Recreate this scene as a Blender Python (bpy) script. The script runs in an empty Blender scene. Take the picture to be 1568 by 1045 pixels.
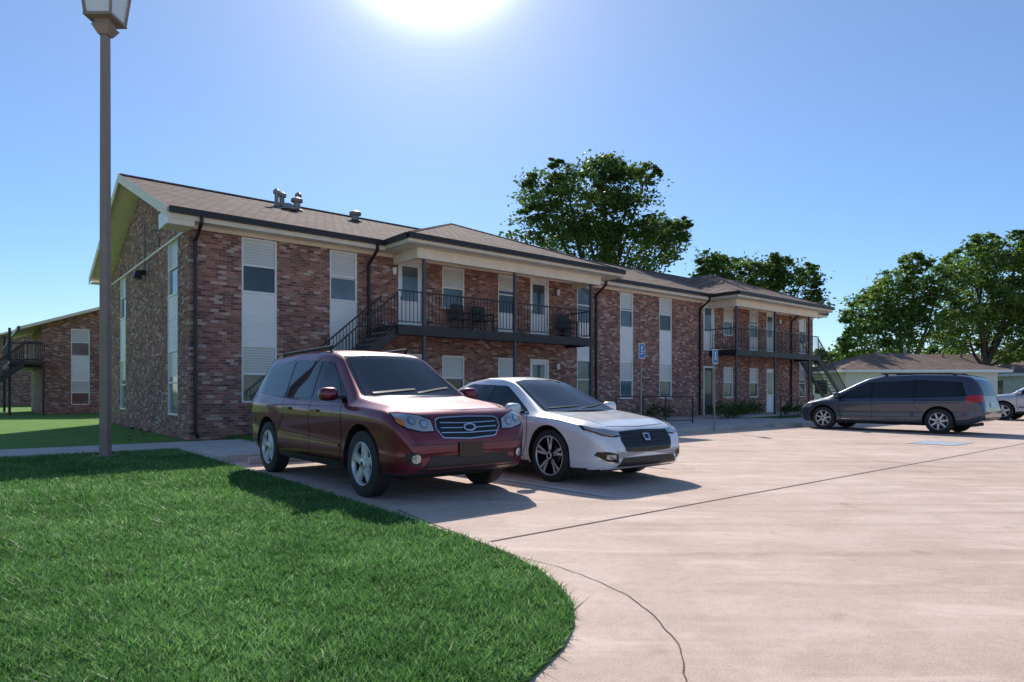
import bpy, bmesh, math, random
import numpy as np
from mathutils import Vector, Matrix
from mathutils.bvhtree import BVHTree
from mathutils.geometry import tessellate_polygon
random.seed(7); rng=np.random.default_rng(7)
S=bpy.context.scene
D=bpy.data
# ------------------------------------------------------------------ materials
def _mat(name):
    m=D.materials.new(name); m.use_nodes=True
    nt=m.node_tree; b=nt.nodes['Principled BSDF']
    return m,nt,b
def c4(c): return (c[0],c[1],c[2],1)
def simple(name,col,rough=.6,metal=0,coat=0,spec=.5,var=0,vscale=3,bump=0,bscale=40):
    m,nt,b=_mat(name)
    b.inputs['Base Color'].default_value=c4(col); b.inputs['Roughness'].default_value=rough
    b.inputs['Metallic'].default_value=metal; b.inputs['Coat Weight'].default_value=coat
    b.inputs['Coat Roughness'].default_value=.03
    b.inputs['Specular IOR Level'].default_value=spec
    tc=nt.nodes.new('ShaderNodeTexCoord')
    if var>0:
        n=nt.nodes.new('ShaderNodeTexNoise'); n.inputs['Scale'].default_value=vscale; n.inputs['Detail'].default_value=6
        nt.links.new(tc.outputs['Object'],n.inputs['Vector'])
        r=nt.nodes.new('ShaderNodeValToRGB')
        r.color_ramp.elements[0].position=.3; r.color_ramp.elements[1].position=.7
        r.color_ramp.elements[0].color=c4([x*(1-var) for x in col]); r.color_ramp.elements[1].color=c4([min(1,x*(1+var)) for x in col])
        nt.links.new(n.outputs['Fac'],r.inputs['Fac']); nt.links.new(r.outputs['Color'],b.inputs['Base Color'])
    if bump>0:
        n2=nt.nodes.new('ShaderNodeTexNoise'); n2.inputs['Scale'].default_value=bscale; n2.inputs['Detail'].default_value=4
        nt.links.new(tc.outputs['Object'],n2.inputs['Vector'])
        bp=nt.nodes.new('ShaderNodeBump'); bp.inputs['Strength'].default_value=bump; bp.inputs['Distance'].default_value=.02
        nt.links.new(n2.outputs['Fac'],bp.inputs['Height']); nt.links.new(bp.outputs['Normal'],b.inputs['Normal'])
    return m
def N(nt,t,**k):
    n=nt.nodes.new(t)
    for a,v in k.items():
        if a in n.inputs: n.inputs[a].default_value=v
        else: setattr(n,a,v)
    return n
def ramp(nt,fac,stops):
    r=nt.nodes.new('ShaderNodeValToRGB'); e=r.color_ramp.elements
    while len(e)<len(stops): e.new(.5)
    for i,(p,c) in enumerate(stops): e[i].position=p; e[i].color=c4(c)
    nt.links.new(fac,r.inputs['Fac']); return r.outputs['Color']
def mix(nt,fac,a,b,mode='MIX'):
    m=nt.nodes.new('ShaderNodeMix'); m.data_type='RGBA'; m.blend_type=mode
    for s,v in ((0,fac),(6,a),(7,b)):
        if hasattr(v,'links') or hasattr(v,'is_linked'): nt.links.new(v,m.inputs[s])
        else: m.inputs[s].default_value = v if s==0 else c4(v)
    return m.outputs[2]
def brick_mat(name):
    m,nt,b=_mat(name); L=nt.links
    tc=N(nt,'ShaderNodeTexCoord'); sx=N(nt,'ShaderNodeSeparateXYZ'); L.new(tc.outputs['Object'],sx.inputs[0])
    ad=N(nt,'ShaderNodeMath',operation='ADD'); L.new(sx.outputs[0],ad.inputs[0]); L.new(sx.outputs[1],ad.inputs[1])
    cb=N(nt,'ShaderNodeCombineXYZ'); L.new(ad.outputs[0],cb.inputs[0]); L.new(sx.outputs[2],cb.inputs[1])
    def bt(c1,c2,mo,off=0):
        mp=N(nt,'ShaderNodeMapping'); mp.inputs['Location'].default_value=(off*.2*26,off*.0725*34,0); L.new(cb.outputs[0],mp.inputs[0])
        t=N(nt,'ShaderNodeTexBrick'); L.new(mp.outputs[0],t.inputs['Vector'])
        t.inputs['Color1'].default_value=c4(c1); t.inputs['Color2'].default_value=c4(c2); t.inputs['Mortar'].default_value=c4(mo)
        t.inputs['Scale'].default_value=1; t.inputs['Mortar Size'].default_value=.0055; t.inputs['Mortar Smooth'].default_value=.2
        t.inputs['Brick Width'].default_value=.2; t.inputs['Row Height'].default_value=.0725; t.inputs['Bias'].default_value=0
        return t
    t=bt((.56,.265,.195),(.235,.10,.082),(.42,.35,.31))
    t2=bt((1,1,1),(0,0,0),(0,0,0),1); t3=bt((1,1,1),(0,0,0),(0,0,0),2)
    f1=ramp(nt,t2.outputs['Color'],[(0,(0,0,0)),(.84,(0,0,0)),(.91,(.8,.8,.8))])
    col=mix(nt,f1,t.outputs['Color'],(.70,.54,.46))
    f2=ramp(nt,t3.outputs['Color'],[(0,(0,0,0)),(.80,(0,0,0)),(.88,(.7,.7,.7))])
    col=mix(nt,f2,col,(.11,.065,.068))
    n=N(nt,'ShaderNodeTexNoise',Scale=.6,Detail=5); L.new(tc.outputs['Object'],n.inputs[0])
    col=mix(nt,.5,col,ramp(nt,n.outputs[0],[(.3,(.55,.55,.55)),(.7,(1,1,1))]),'MULTIPLY')
    n=N(nt,'ShaderNodeTexNoise',Scale=30,Detail=4); L.new(tc.outputs['Object'],n.inputs[0])
    col=mix(nt,.5,col,ramp(nt,n.outputs[0],[(.3,(.62,.62,.62)),(.7,(1.0,1.0,1.0))]),'MULTIPLY')
    L.new(col,b.inputs['Base Color']); b.inputs['Roughness'].default_value=.9; b.inputs['Specular IOR Level'].default_value=.25
    bp=N(nt,'ShaderNodeBump',Strength=.5,Distance=.01); bp.invert=True
    L.new(t.outputs['Fac'],bp.inputs['Height']); L.new(bp.outputs[0],b.inputs['Normal'])
    return m
def shingle_mat(name,a,bb):
    m,nt,b=_mat(name); L=nt.links
    tc=N(nt,'ShaderNodeTexCoord'); sx=N(nt,'ShaderNodeSeparateXYZ'); L.new(tc.outputs['Object'],sx.inputs[0])
    mu=N(nt,'ShaderNodeMath',operation='MULTIPLY'); mu.inputs[1].default_value=2.6; L.new(sx.outputs[2],mu.inputs[0])
    ad=N(nt,'ShaderNodeMath',operation='ADD'); L.new(sx.outputs[0],ad.inputs[0]); 
    m3=N(nt,'ShaderNodeMath',operation='MULTIPLY'); m3.inputs[1].default_value=.37; L.new(sx.outputs[1],m3.inputs[0]); L.new(m3.outputs[0],ad.inputs[1])
    cb=N(nt,'ShaderNodeCombineXYZ'); L.new(ad.outputs[0],cb.inputs[0]); L.new(mu.outputs[0],cb.inputs[1])
    t=N(nt,'ShaderNodeTexBrick'); L.new(cb.outputs[0],t.inputs['Vector'])
    t.inputs['Color1'].default_value=c4(a); t.inputs['Color2'].default_value=c4(bb); t.inputs['Mortar'].default_value=c4([x*.4 for x in bb])
    t.inputs['Scale'].default_value=1; t.inputs['Mortar Size'].default_value=.02; t.inputs['Brick Width'].default_value=.3; t.inputs['Row Height'].default_value=.18
    n=N(nt,'ShaderNodeTexNoise',Scale=1.2,Detail=6); L.new(tc.outputs['Object'],n.inputs[0])
    col=mix(nt,.6,t.outputs['Color'],ramp(nt,n.outputs[0],[(.3,(.6,.6,.6)),(.7,(1,1,1))]),'MULTIPLY')
    L.new(col,b.inputs['Base Color']); b.inputs['Roughness'].default_value=.95; b.inputs['Specular IOR Level'].default_value=.15
    bp=N(nt,'ShaderNodeBump',Strength=.5,Distance=.02); bp.invert=True; L.new(t.outputs['Fac'],bp.inputs['Height']); L.new(bp.outputs[0],b.inputs['Normal'])
    return m
def concrete_mat(name,a,bb,stain=.5,tracks=0):
    m,nt,b=_mat(name); L=nt.links
    tc=N(nt,'ShaderNodeTexCoord')
    def no(sc,det=6,d=0,src=None):
        n=N(nt,'ShaderNodeTexNoise',Scale=sc,Detail=det,Distortion=d); L.new(src or tc.outputs['Object'],n.inputs[0]); return n.outputs[0]
    col=ramp(nt,no(.35,8,.4),[(.3,a),(.7,bb)])
    col=mix(nt,stain,col,ramp(nt,no(1.3,8,1.2),[(.32,(.80,.76,.73)),(.6,(1,1,1))]),'MULTIPLY')
    col=mix(nt,.6,col,ramp(nt,no(90,4),[(.3,(.60,.58,.57)),(.6,(1,1,1))]),'MULTIPLY')
    col=mix(nt,.5,col,ramp(nt,no(14,6),[(.35,(.84,.82,.81)),(.6,(1,1,1))]),'MULTIPLY')
    col=mix(nt,.65,col,ramp(nt,no(2.3,3,.3),[(.0,(.55,.52,.5)),(.27,(.75,.72,.70)),(.35,(1,1,1))]),'MULTIPLY')
    if tracks:
        mp=N(nt,'ShaderNodeMapping'); mp.inputs['Rotation'].default_value=(0,0,-ROT); mp.inputs['Scale'].default_value=(.10,1.5,1); L.new(tc.outputs['Object'],mp.inputs[0])
        col=mix(nt,tracks,col,ramp(nt,no(1.5,6,.5,mp.outputs[0]),[(.34,(.76,.74,.73)),(.50,(1,1,1)),(.62,(1,1,1)),(.75,(.9,.88,.87))]),'MULTIPLY')
    mp=N(nt,'ShaderNodeMapping'); mp.inputs['Scale'].default_value=(.5,2.2,1); mp.inputs['Rotation'].default_value=(0,0,.25); L.new(tc.outputs['Object'],mp.inputs[0])
    f=ramp(nt,no(1.6,9,.8,mp.outputs[0]),[(.54,(0,0,0)),(.70,(.4,.4,.4))]); col=mix(nt,f,col,[min(.9,x*1.12+.03) for x in bb])
    L.new(col,b.inputs['Base Color']); b.inputs['Roughness'].default_value=.85; b.inputs['Specular IOR Level'].default_value=.2
    bp=N(nt,'ShaderNodeBump',Strength=.6,Distance=.006); L.new(no(90,4),bp.inputs['Height']); L.new(bp.outputs[0],b.inputs['Normal'])
    return m
def foliage_mat(name,dark,light,trans=.45,scale=.35,island=True,rough=.5,lo=(.45,.5,.4),hi=(1,1,.75)):
    m,nt,b=_mat(name); L=nt.links
    tc=N(nt,'ShaderNodeTexCoord'); n=N(nt,'ShaderNodeTexNoise',Scale=scale,Detail=5); L.new(tc.outputs['Object'],n.inputs[0])
    col=ramp(nt,n.outputs[0],[(.35,dark),(.65,light)])
    g=N(nt,'ShaderNodeNewGeometry')
    if island:
        col=mix(nt,.75,col,ramp(nt,g.outputs['Random Per Island'],[(0,lo),(.6,(1,1,1)),(1,hi)]),'MULTIPLY')
    L.new(col,b.inputs['Base Color']); b.inputs['Roughness'].default_value=rough; b.inputs['Specular IOR Level'].default_value=.4
    tr=N(nt,'ShaderNodeBsdfTranslucent'); tcol=mix(nt,1,col,(1.0,1.0,.6),'MULTIPLY'); L.new(tcol,tr.inputs[0])
    ms=N(nt,'ShaderNodeMixShader'); ms.inputs[0].default_value=trans
    L.new(b.outputs[0],ms.inputs[1]); L.new(tr.outputs[0],ms.inputs[2])
    L.new(ms.outputs[0],nt.nodes['Material Output'].inputs['Surface'])
    return m
def grass_mat(name):
    m=foliage_mat(name,(.15,.345,.085),(.26,.49,.15),.55,1.1,False,.45)
    nt=m.node_tree; L=nt.links; b=nt.nodes['Principled BSDF']; base=b.inputs['Base Color'].links[0].from_socket
    g=N(nt,'ShaderNodeNewGeometry')
    col=mix(nt,.95,base,ramp(nt,g.outputs['Random Per Island'],[(0,(.32,.42,.36)),(.55,(1,1,1)),(1,(1,1,.9))]),'MULTIPLY')
    f=ramp(nt,g.outputs['Random Per Island'],[(.0,(0,0,0)),(.88,(0,0,0)),(.96,(.65,.65,.65))])
    col=mix(nt,f,col,(.62,.68,.44))
    tc=N(nt,'ShaderNodeTexCoord'); n=N(nt,'ShaderNodeTexNoise',Scale=.8,Detail=5,Distortion=.5); L.new(tc.outputs['Object'],n.inputs[0])
    col=mix(nt,.95,col,ramp(nt,n.outputs[0],[(.35,(.62,.70,.66)),(.65,(1,1,1))]),'MULTIPLY')
    n=N(nt,'ShaderNodeTexNoise',Scale=7,Detail=4,Distortion=.5); L.new(tc.outputs['Object'],n.inputs[0])
    col=mix(nt,.8,col,ramp(nt,n.outputs[0],[(.35,(.66,.72,.66)),(.62,(1,1,1))]),'MULTIPLY')
    L.new(col,b.inputs['Base Color'])
    for nd in nt.nodes:
        if nd.type=='BSDF_TRANSLUCENT': L.new(col,nd.inputs[0])
    return m
def lawn_mat(name,a,bb,sc=60):
    m,nt,b=_mat(name); L=nt.links
    tc=N(nt,'ShaderNodeTexCoord')
    n=N(nt,'ShaderNodeTexNoise',Scale=sc,Detail=5); L.new(tc.outputs['Object'],n.inputs[0])
    n2=N(nt,'ShaderNodeTexNoise',Scale=.8,Detail=5); L.new(tc.outputs['Object'],n2.inputs[0])
    col=ramp(nt,n.outputs[0],[(.3,a),(.7,bb)])
    col=mix(nt,.7,col,ramp(nt,n2.outputs[0],[(.35,(.7,.75,.6)),(.65,(1,1,1))]),'MULTIPLY')
    L.new(col,b.inputs['Base Color']); b.inputs['Roughness'].default_value=.9; b.inputs['Specular IOR Level'].default_value=.1
    bp=N(nt,'ShaderNodeBump',Strength=1,Distance=.04); L.new(n.outputs[0],bp.inputs['Height']); L.new(bp.outputs[0],b.inputs['Normal'])
    return m
ROT=math.atan2(.6375,.7705)
M=dict(
 brick=brick_mat('brick'), shingle=shingle_mat('shingle',(.34,.245,.205),(.18,.125,.105)),
 shingle2=shingle_mat('shingle_tan',(.36,.25,.21),(.25,.175,.145)),
 cream=simple('cream_trim',(.84,.73,.60),.6,var=.06), white=simple('white_trim',(.85,.83,.81),.5,var=.05),
 siding=simple('white_panel',(.84,.82,.81),.55,var=.06,vscale=1.5),
 dark=simple('dark_metal',(.03,.029,.033),.45,.3,var=.2), post=simple('slate_post',(.085,.09,.105),.5,.2),
 gutter=simple('gutter_brown',(.028,.021,.021),.4,.2), wood=simple('deck_edge',(.07,.06,.06),.7,var=.3),
 glass=simple('window_glass',(.11,.15,.17),.05,0,0,.7,var=.5,vscale=.9), glassdark=simple('window_glass_dark',(.045,.055,.06),.05,0,0,.6,var=.5,vscale=.9),
 blind=simple('blind',(.66,.65,.62),.35,var=.07,spec=.6,vscale=1), blindline=simple('blind_shadow_gap',(.36,.36,.35),.5), door=simple('door_white',(.78,.77,.78),.45), doordark=simple('door_dark',(.06,.04,.04),.5),
 lot=concrete_mat('lot_concrete',(.66,.51,.42),(.76,.605,.51),.6,.55), walk=concrete_mat('walk_concrete',(.55,.50,.46),(.65,.595,.55)),
 joint=simple('joint',(.11,.085,.07),.9,var=.4,vscale=6), paint=concrete_mat('road_paint',(.76,.70,.66),(.83,.79,.76),.8), blue=simple('blue_paint',(.36,.42,.48),.85,var=.3,vscale=9),
 pole=simple('pole_paint',(.29,.215,.18),.55,.1,var=.1), galv=simple('galvanised',(.26,.24,.23),.55,.3,var=.2),
 bark=simple('bark',(.09,.07,.055),.9,var=.4,bump=.5,bscale=8), sign=simple('sign_blue',(.03,.16,.42),.4), signw=simple('sign_white',(.75,.77,.8),.4),
 housewall=simple('house_wall',(.78,.75,.70),.7,var=.05), lampglass=simple('lamp_glass',(.75,.75,.72),.15,spec=.8),
 lawn=lawn_mat('lawn',(.05,.12,.03),(.13,.27,.065)), ground=lawn_mat('ground',(.13,.25,.06),(.20,.36,.09),25), soil=simple('soil',(.10,.075,.055),.95,var=.4),
)
# ------------------------------------------------------------------ mesh builder
class MB:
    def __init__(s): s.v=[];s.f=[];s.m=[];s.mats=[]
    def mi(s,mat):
        if mat not in s.mats: s.mats.append(mat)
        return s.mats.index(mat)
    def face(s,pts,mat):
        b=len(s.v); s.v+= [tuple(p) for p in pts]; s.f.append(tuple(range(b,b+len(pts)))); s.m.append(s.mi(mat))
    def box(s,x0,x1,y0,y1,z0,z1,mat):
        b=len(s.v); s.v+=[(x,y,z) for z in (z0,z1) for y in (y0,y1) for x in (x0,x1)]
        k=s.mi(mat)
        for q in ((0,2,3,1),(4,5,7,6),(0,1,5,4),(2,6,7,3),(0,4,6,2),(1,3,7,5)):
            s.f.append(tuple(b+i for i in q)); s.m.append(k)
    def hexa(s,p,mat,top=None):
        b=len(s.v); s.v+=[tuple(q) for q in p]; k=s.mi(mat); kt=s.mi(top) if top else k
        for i,q in enumerate(((3,2,1,0),(4,5,6,7),(0,1,5,4),(1,2,6,5),(2,3,7,6),(3,0,4,7))):
            s.f.append(tuple(b+j for j in q)); s.m.append(kt if i==1 else k)
    def slab(s,pts,th,mat,top):
        s.hexa([(p[0],p[1],p[2]-th) for p in pts]+list(pts),mat,top)
    def cyl(s,p0,p1,r0,r1,n,mat,sq=False):
        p0=Vector(p0);p1=Vector(p1);d=(p1-p0).normalized()
        a=Vector((0,0,1)) if abs(d.z)<.9 else Vector((1,0,0))
        e=d.cross(a).normalized(); f=d.cross(e)
        b=len(s.v);k=s.mi(mat); o=math.pi/n if sq else 0
        for p,r in ((p0,r0),(p1,r1)):
            for i in range(n):
                t=2*math.pi*i/n+o; s.v.append(tuple(p+e*math.cos(t)*r+f*math.sin(t)*r))
        for i in range(n):
            j=(i+1)%n; s.f.append((b+i,b+j,b+n+j,b+n+i)); s.m.append(k)
        s.f.append(tuple(b+n-1-i for i in range(n))); s.m.append(k)
        s.f.append(tuple(b+n+i for i in range(n))); s.m.append(k)
    def lathe(s,prof,cx,cz,n,mats,sy=1,cy=0):
        b=len(s.v)
        for (r,y) in prof:
            for i in range(n):
                t=2*math.pi*i/n; s.v.append((cx+r*math.cos(t),cy+sy*y,cz+r*math.sin(t)))
        for a in range(len(prof)-1):
            k=s.mi(mats[a])
            for i in range(n):
                j=(i+1)%n; q=(b+a*n+i,b+a*n+j,b+(a+1)*n+j,b+(a+1)*n+i)
                s.f.append(q if sy<0 else q[::-1]); s.m.append(k)
    def obj(s,name,parent=None,smooth=False,bevel=0,ang=40):
        me=D.meshes.new(name); me.from_pydata(s.v,[],s.f); 
        for m in s.mats: me.materials.append(m)
        me.polygons.foreach_set('material_index',s.m)
        if smooth:
            bm=bmesh.new(); bm.from_mesh(me); bmesh.ops.remove_doubles(bm,verts=bm.verts,dist=1e-5)
            for f in bm.faces: f.smooth=True
            for e in bm.edges:
                if len(e.link_faces)==2 and e.calc_face_angle(0)>math.radians(ang): e.smooth=False
            bm.to_mesh(me); bm.free()
        me.update()
        o=D.objects.new(name,me); S.collection.objects.link(o); o.parent=parent
        if bevel:
            b=o.modifiers.new('b','BEVEL'); b.width=bevel; b.segments=2; b.limit_method='ANGLE'
        return o
def empty(name,loc=(0,0,0),rot=0):
    e=D.objects.new(name,None); S.collection.objects.link(e); e.location=loc; e.rotation_euler=(0,0,rot); return e
C=Vector((-8.23,16.8)); U=Vector((.7705,.6375)); V=Vector((-.6375,.7705))
def W(s,v,z=0):
    p=C+U*s+V*v; return (p.x,p.y,z)
def polysheet(name,pts,mat,z0,z1=None):
    P=[Vector((p[0],p[1],0)) for p in pts]
    tri=tessellate_polygon([P]); mb=MB()
    for t in tri: 
        q=[P[i] for i in t]
        n=(q[1]-q[0]).cross(q[2]-q[0]).z
        if n<0:q=q[::-1]
        mb.face([(a.x,a.y,z0) for a in q],mat)
    if z1 is not None:
        for i in range(len(P)):
            a=P[i];b=P[(i+1)%len(P)]; mb.face([(a.x,a.y,z0),(b.x,b.y,z0),(b.x,b.y,z1),(a.x,a.y,z1)],mat)
    return mb.obj(name)
# ------------------------------------------------------------------ ground
polysheet('ground',[(-700,-300),(700,-300),(700,900),(-700,900)],M['ground'],-.012)
edge=[(-5.16,11.67),(-3.28,9.33),(-1.62,7.2),(-.9,6.25),(-.43,5.6),(-.15,5.2),(.06,4.84),(.21,4.5),(.31,4.13),(.355,3.8),(.33,3.5),(.25,3.2),(.07,2.83),(-.25,2.45),(-.8,2.0),(-1.8,1.5),(-3.5,1.0),(-8,.3)]
kA=W(-.95,-6)[:2]
lot=[kA]+edge[1:]+[(-30,-1),(-60,-40),(80,-40),W(85,-22)[:2],W(70,-6)[:2],W(38,-6)[:2]]
polysheet('parking_lot',lot,M['lot'],0.0)
lawnpoly=[kA]+edge[1:]+[(-30,0),W(-24,-2.8)[:2],W(-.95,-2.8)[:2]]
polysheet('lawn',lawnpoly,M['lawn'],.02,-.02)
polysheet('grass_strip',[W(41,-9)[:2],W(60,-9)[:2],W(60,-12)[:2],W(41,-12)[:2]],M['lawn'],.1,0)
mb=MB()
def wbox(mb,s0,s1,v0,v1,z0,z1,mat):
    p=[W(s0,v0,z0),W(s1,v0,z0),W(s1,v1,z0),W(s0,v1,z0)]; q=[W(s0,v0,z1),W(s1,v0,z1),W(s1,v1,z1),W(s0,v1,z1)]
    mb.hexa(p+q,mat)
wbox(mb,-.95,38,-6,-4.1,-.02,.12,M['walk'])
wbox(mb,-.95,.9,-4.1,-2.8,-.02,.085,M['walk'])
wbox(mb,-40,1.2,-2.8,-1.1,-.02,.06,M['walk'])
wbox(mb,15,22,-4.1,-.02,-.02,.116,M['walk'])
wbox(mb,5,15,-2.2,-.02,-.02,.15,M['walk']); wbox(mb,22,34,-2.2,-.02,-.02,.15,M['walk'])
mb.obj('sidewalk',bevel=.015)
mb=MB(); wbox(mb,.9,15,-4.1,-.01,-.02,.10,M['lawn']); wbox(mb,22,38,-4.1,-.01,-.02,.10,M['lawn']); mb.obj('lawn_bed')
mb=MB()
def strip(mb,pts,w,mat,z):
    for a,b in zip(pts[:-1],pts[1:]):
        a=Vector(a[:2]);b=Vector(b[:2]);d=(b-a).normalized();n=Vector((-d.y,d.x))*w/2;d=d*w*.3
        mb.face([(*(a-n-d),z),(*(b-n+d),z),(*(b+n+d),z),(*(a+n-d),z)],mat)
strip(mb,[W(1.5,-6.02),W(1.5,-12.9)],.10,M['paint'],.008)
for s in (4.35,17.0,20.2,22.9,25.6): strip(mb,[W(s,-6.02),W(s,-11.6)],.08,M['paint'],.008)
mb.obj('parking_lines')
mb=MB(); 
pp=[W(13.1,-12.0,.008),W(13.1,-13.0,.008),W(14.5,-13.0,.008),W(14.5,-12.0,.008)]; mb.face(pp,M['blue']); 
mb.obj('accessible_parking_marking')
mb=MB()
def wob(pts,amp,n):
    out=[]; 
    for a,b in zip(pts[:-1],pts[1:]):
        for i in range(n):
            t=i/n; out.append((a[0]+(b[0]-a[0])*t+random.uniform(-amp,amp),a[1]+(b[1]-a[1])*t+random.uniform(-amp,amp)))
    out.append(pts[-1][:2]); return out
strip(mb,wob([W(-1.0,-13.85),W(60,-13.85)],.006,60),.026,M['joint'],.0045)
strip(mb,wob([(.03,5.0),(.33,4.7),(.56,4.35),(.72,4.0),(.80,3.6),(.82,3.2),(.74,2.8),(.55,2.4),(.2,2.0)],.006,7),.007,M['joint'],.0045)
strip(mb,wob([(.03,5.0),(-.45,5.75),(-1.0,6.6),(-1.2,6.95)],.006,8),.012,M['joint'],.0045)
for s in (8,17,26,35): strip(mb,wob([W(s,-13.9),W(s,-34)],.004,30),.014,M['joint'],.0045)
for s in (8.2,15.9): strip(mb,wob([W(s,-6.1),W(s,-13.8)],.004,30),.014,M['joint'],.0045)
strip(mb,wob([W(3,-19.5),W(60,-19.5)],.004,50),.014,M['joint'],.0045)
mb.obj('pavement_joints')
# ------------------------------------------------------------------ grass blades
def fast_mesh(name,verts,k,mat,parent=None,tri_mats=None):
    n=len(verts); me=D.meshes.new(name); me.vertices.add(n); me.vertices.foreach_set('co',verts.astype(np.float32).ravel())
    me.loops.add(n); me.loops.foreach_set('vertex_index',np.arange(n,dtype=np.int32))
    me.polygons.add(n//k); me.polygons.foreach_set('loop_start',np.arange(0,n,k,dtype=np.int32))
    try: me.polygons.foreach_set('loop_total',np.full(n//k,k,dtype=np.int32))
    except Exception: pass
    me.materials.append(mat); me.update(calc_edges=True); me.validate()
    o=D.objects.new(name,me); S.collection.objects.link(o); o.parent=parent; return o
def inpoly(P,x,y):
    r=np.zeros(len(x),bool); n=len(P)
    for i in range(n):
        x0,y0=P[i];x1,y1=P[(i+1)%n]
        c=((y0>y)!=(y1>y)); xx=(x1-x0)*(y-y0)/((y1-y0) if y1!=y0 else 1e-9)+x0
        r^= c&(x<xx)
    return r
def blades(name,poly,N0,bb,dens0,mat,hs=1):
    x=rng.uniform(bb[0],bb[1],N0); y=rng.uniform(bb[2],bb[3],N0)
    keep=rng.random(N0)<np.minimum(1,(3.6/np.maximum(y,1))**1.35)
    keep&=(x/np.maximum(y,.5)>-1.15); x=x[keep];y=y[keep]; k=inpoly(poly,x,y); x=x[k];y=y[k]; n=len(x)
    a=rng.uniform(0,2*np.pi,n); w=rng.uniform(.0028,.0055,n)*np.maximum(1,(y/3.6)**.75); h=rng.uniform(.022,.055,n)*hs
    cl=np.sin(x*5.1+np.sin(y*3.3)*2)*np.sin(y*6.7+np.sin(x*4.1)*2)+.8*np.sin(x*17+y*9)*np.sin(y*23-x*7); h*=1+.32*cl
    lx=rng.normal(0,.75,n)*h; ly=rng.normal(0,.75,n)*h
    v=np.zeros((n,3,3)); dx=np.cos(a)*w;dy=np.sin(a)*w
    v[:,0]=np.stack([x-dx,y-dy,np.full(n,.018)],1); v[:,1]=np.stack([x+dx,y+dy,np.full(n,.018)],1)
    v[:,2]=np.stack([x+lx,y+ly,.02+h],1)
    print(name,n); return fast_mesh(name,v.reshape(-1,3),3,mat)
gm=grass_mat('grass_blade')
blades('grass',lawnpoly,1500000,(-18,.4,1.9,15),0,gm)
# ------------------------------------------------------------------ apartment building
def wall_holes(mb,axis,c,a0,a1,z0,z1,holes,mat,depth=.1,inw=1):
    xs=sorted(set([a0,a1]+[h[0] for h in holes]+[h[1] for h in holes])); zs=sorted(set([z0,z1]+[h[2] for h in holes]+[h[3] for h in holes]))
    def P(a,z,d=0): return (a,c+inw*d,z) if axis=='x' else (c+inw*d,a,z)
    for i in range(len(xs)-1):
        for j in range(len(zs)-1):
            xm=(xs[i]+xs[i+1])/2;zm=(zs[j]+zs[j+1])/2
            if any(h[0]<xm<h[1] and h[2]<zm<h[3] for h in holes): continue
            mb.face([P(xs[i],zs[j]),P(xs[i+1],zs[j]),P(xs[i+1],zs[j+1]),P(xs[i],zs[j+1])],mat)
    for h in holes:
        for q in ([(h[0],h[2]),(h[1],h[2])],[(h[1],h[2]),(h[1],h[3])],[(h[1],h[3]),(h[0],h[3])],[(h[0],h[3]),(h[0],h[2])]):
            mb.face([P(*q[0]),P(*q[1]),P(*q[1],d=depth),P(*q[0],d=depth)],mat)
class Ax:
    def __init__(s,mb,axis,c,inw=1): s.mb=mb;s.axis=axis;s.c=c;s.i=inw
    def box(s,a0,a1,d0,d1,z0,z1,mat):
        p,q=sorted((s.c+s.i*d0,s.c+s.i*d1))
        if s.axis=='x': s.mb.box(a0,a1,p,q,z0,z1,mat)
        else: s.mb.box(p,q,a0,a1,z0,z1,mat)
def window(A,a0,a1,z0,z1,bl=.5,frame='white'):
    f=.05;F=M[frame]
    A.box(a0,a0+f,.015,.1,z0,z1,F);A.box(a1-f,a1,.015,.1,z0,z1,F);A.box(a0+f,a1-f,.015,.1,z1-f,z1,F);A.box(a0+f,a1-f,.0,.1,z0,z0+f,F)
    zm=(z0+z1)/2; A.box(a0+f,a1-f,.03,.09,zm-.022,zm+.022,F)
    zb=z1-f-(z1-z0-2*f)*bl
    if bl>0:
        zl=max(zb,z0+f); A.box(a0+f,a1-f,.07,.085,zl,z1-f,M['blind'])
        k=int((z1-f-zl)/.07)
        for i in range(1,k): A.box(a0+f,a1-f,.067,.0695,zl+i*.07,zl+i*.07+.011,M['blindline'])
    if bl<1: A.box(a0+f,a1-f,.072,.087,z0+f,zb,M['glass'] if random.random()<.55 else M['glassdark'])
def panel(A,a0,a1,z0,z1):
    A.box(a0,a1,.03,.1,z0,z1,M['siding']); n=max(1,int((z1-z0)/.2))
    A.box(a0,a0+.05,.012,.028,z0,z1,M['white']);A.box(a1-.05,a1,.012,.028,z0,z1,M['white'])
    for i in range(1,n): 
        z=z0+(z1-z0)*i/n; A.box(a0+.05,a1-.05,.020,.0285,z,z+.012,M['white'])
def doorunit(A,a0,a1,z0,z1,dark=False):
    f=.07; m=M['doordark'] if dark else M['door']
    A.box(a0,a0+f,-.01,.1,z0,z1,M['white']);A.box(a1-f,a1,-.01,.1,z0,z1,M['white']);A.box(a0+f,a1-f,-.01,.1,z1-f,z1,M['white'])
    A.box(a0+f,a1-f,.05,.1,z0,z1-f,m); zz=z0+(z1-z0)*.42
    A.box(a0+f+.1,a1-f-.1,.042,.049,zz,z1-f-.13,M['glassdark'] if dark else M['glass'])
    A.box(a0+f+.1,a1-f-.1,.042,.049,z0+.15,zz-.12,M['white'] if not dark else m)
    A.box(a0+f+.04,a0+f+.08,-.0,.05,z0+.95,z0+1.05,M['galv'])
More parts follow.
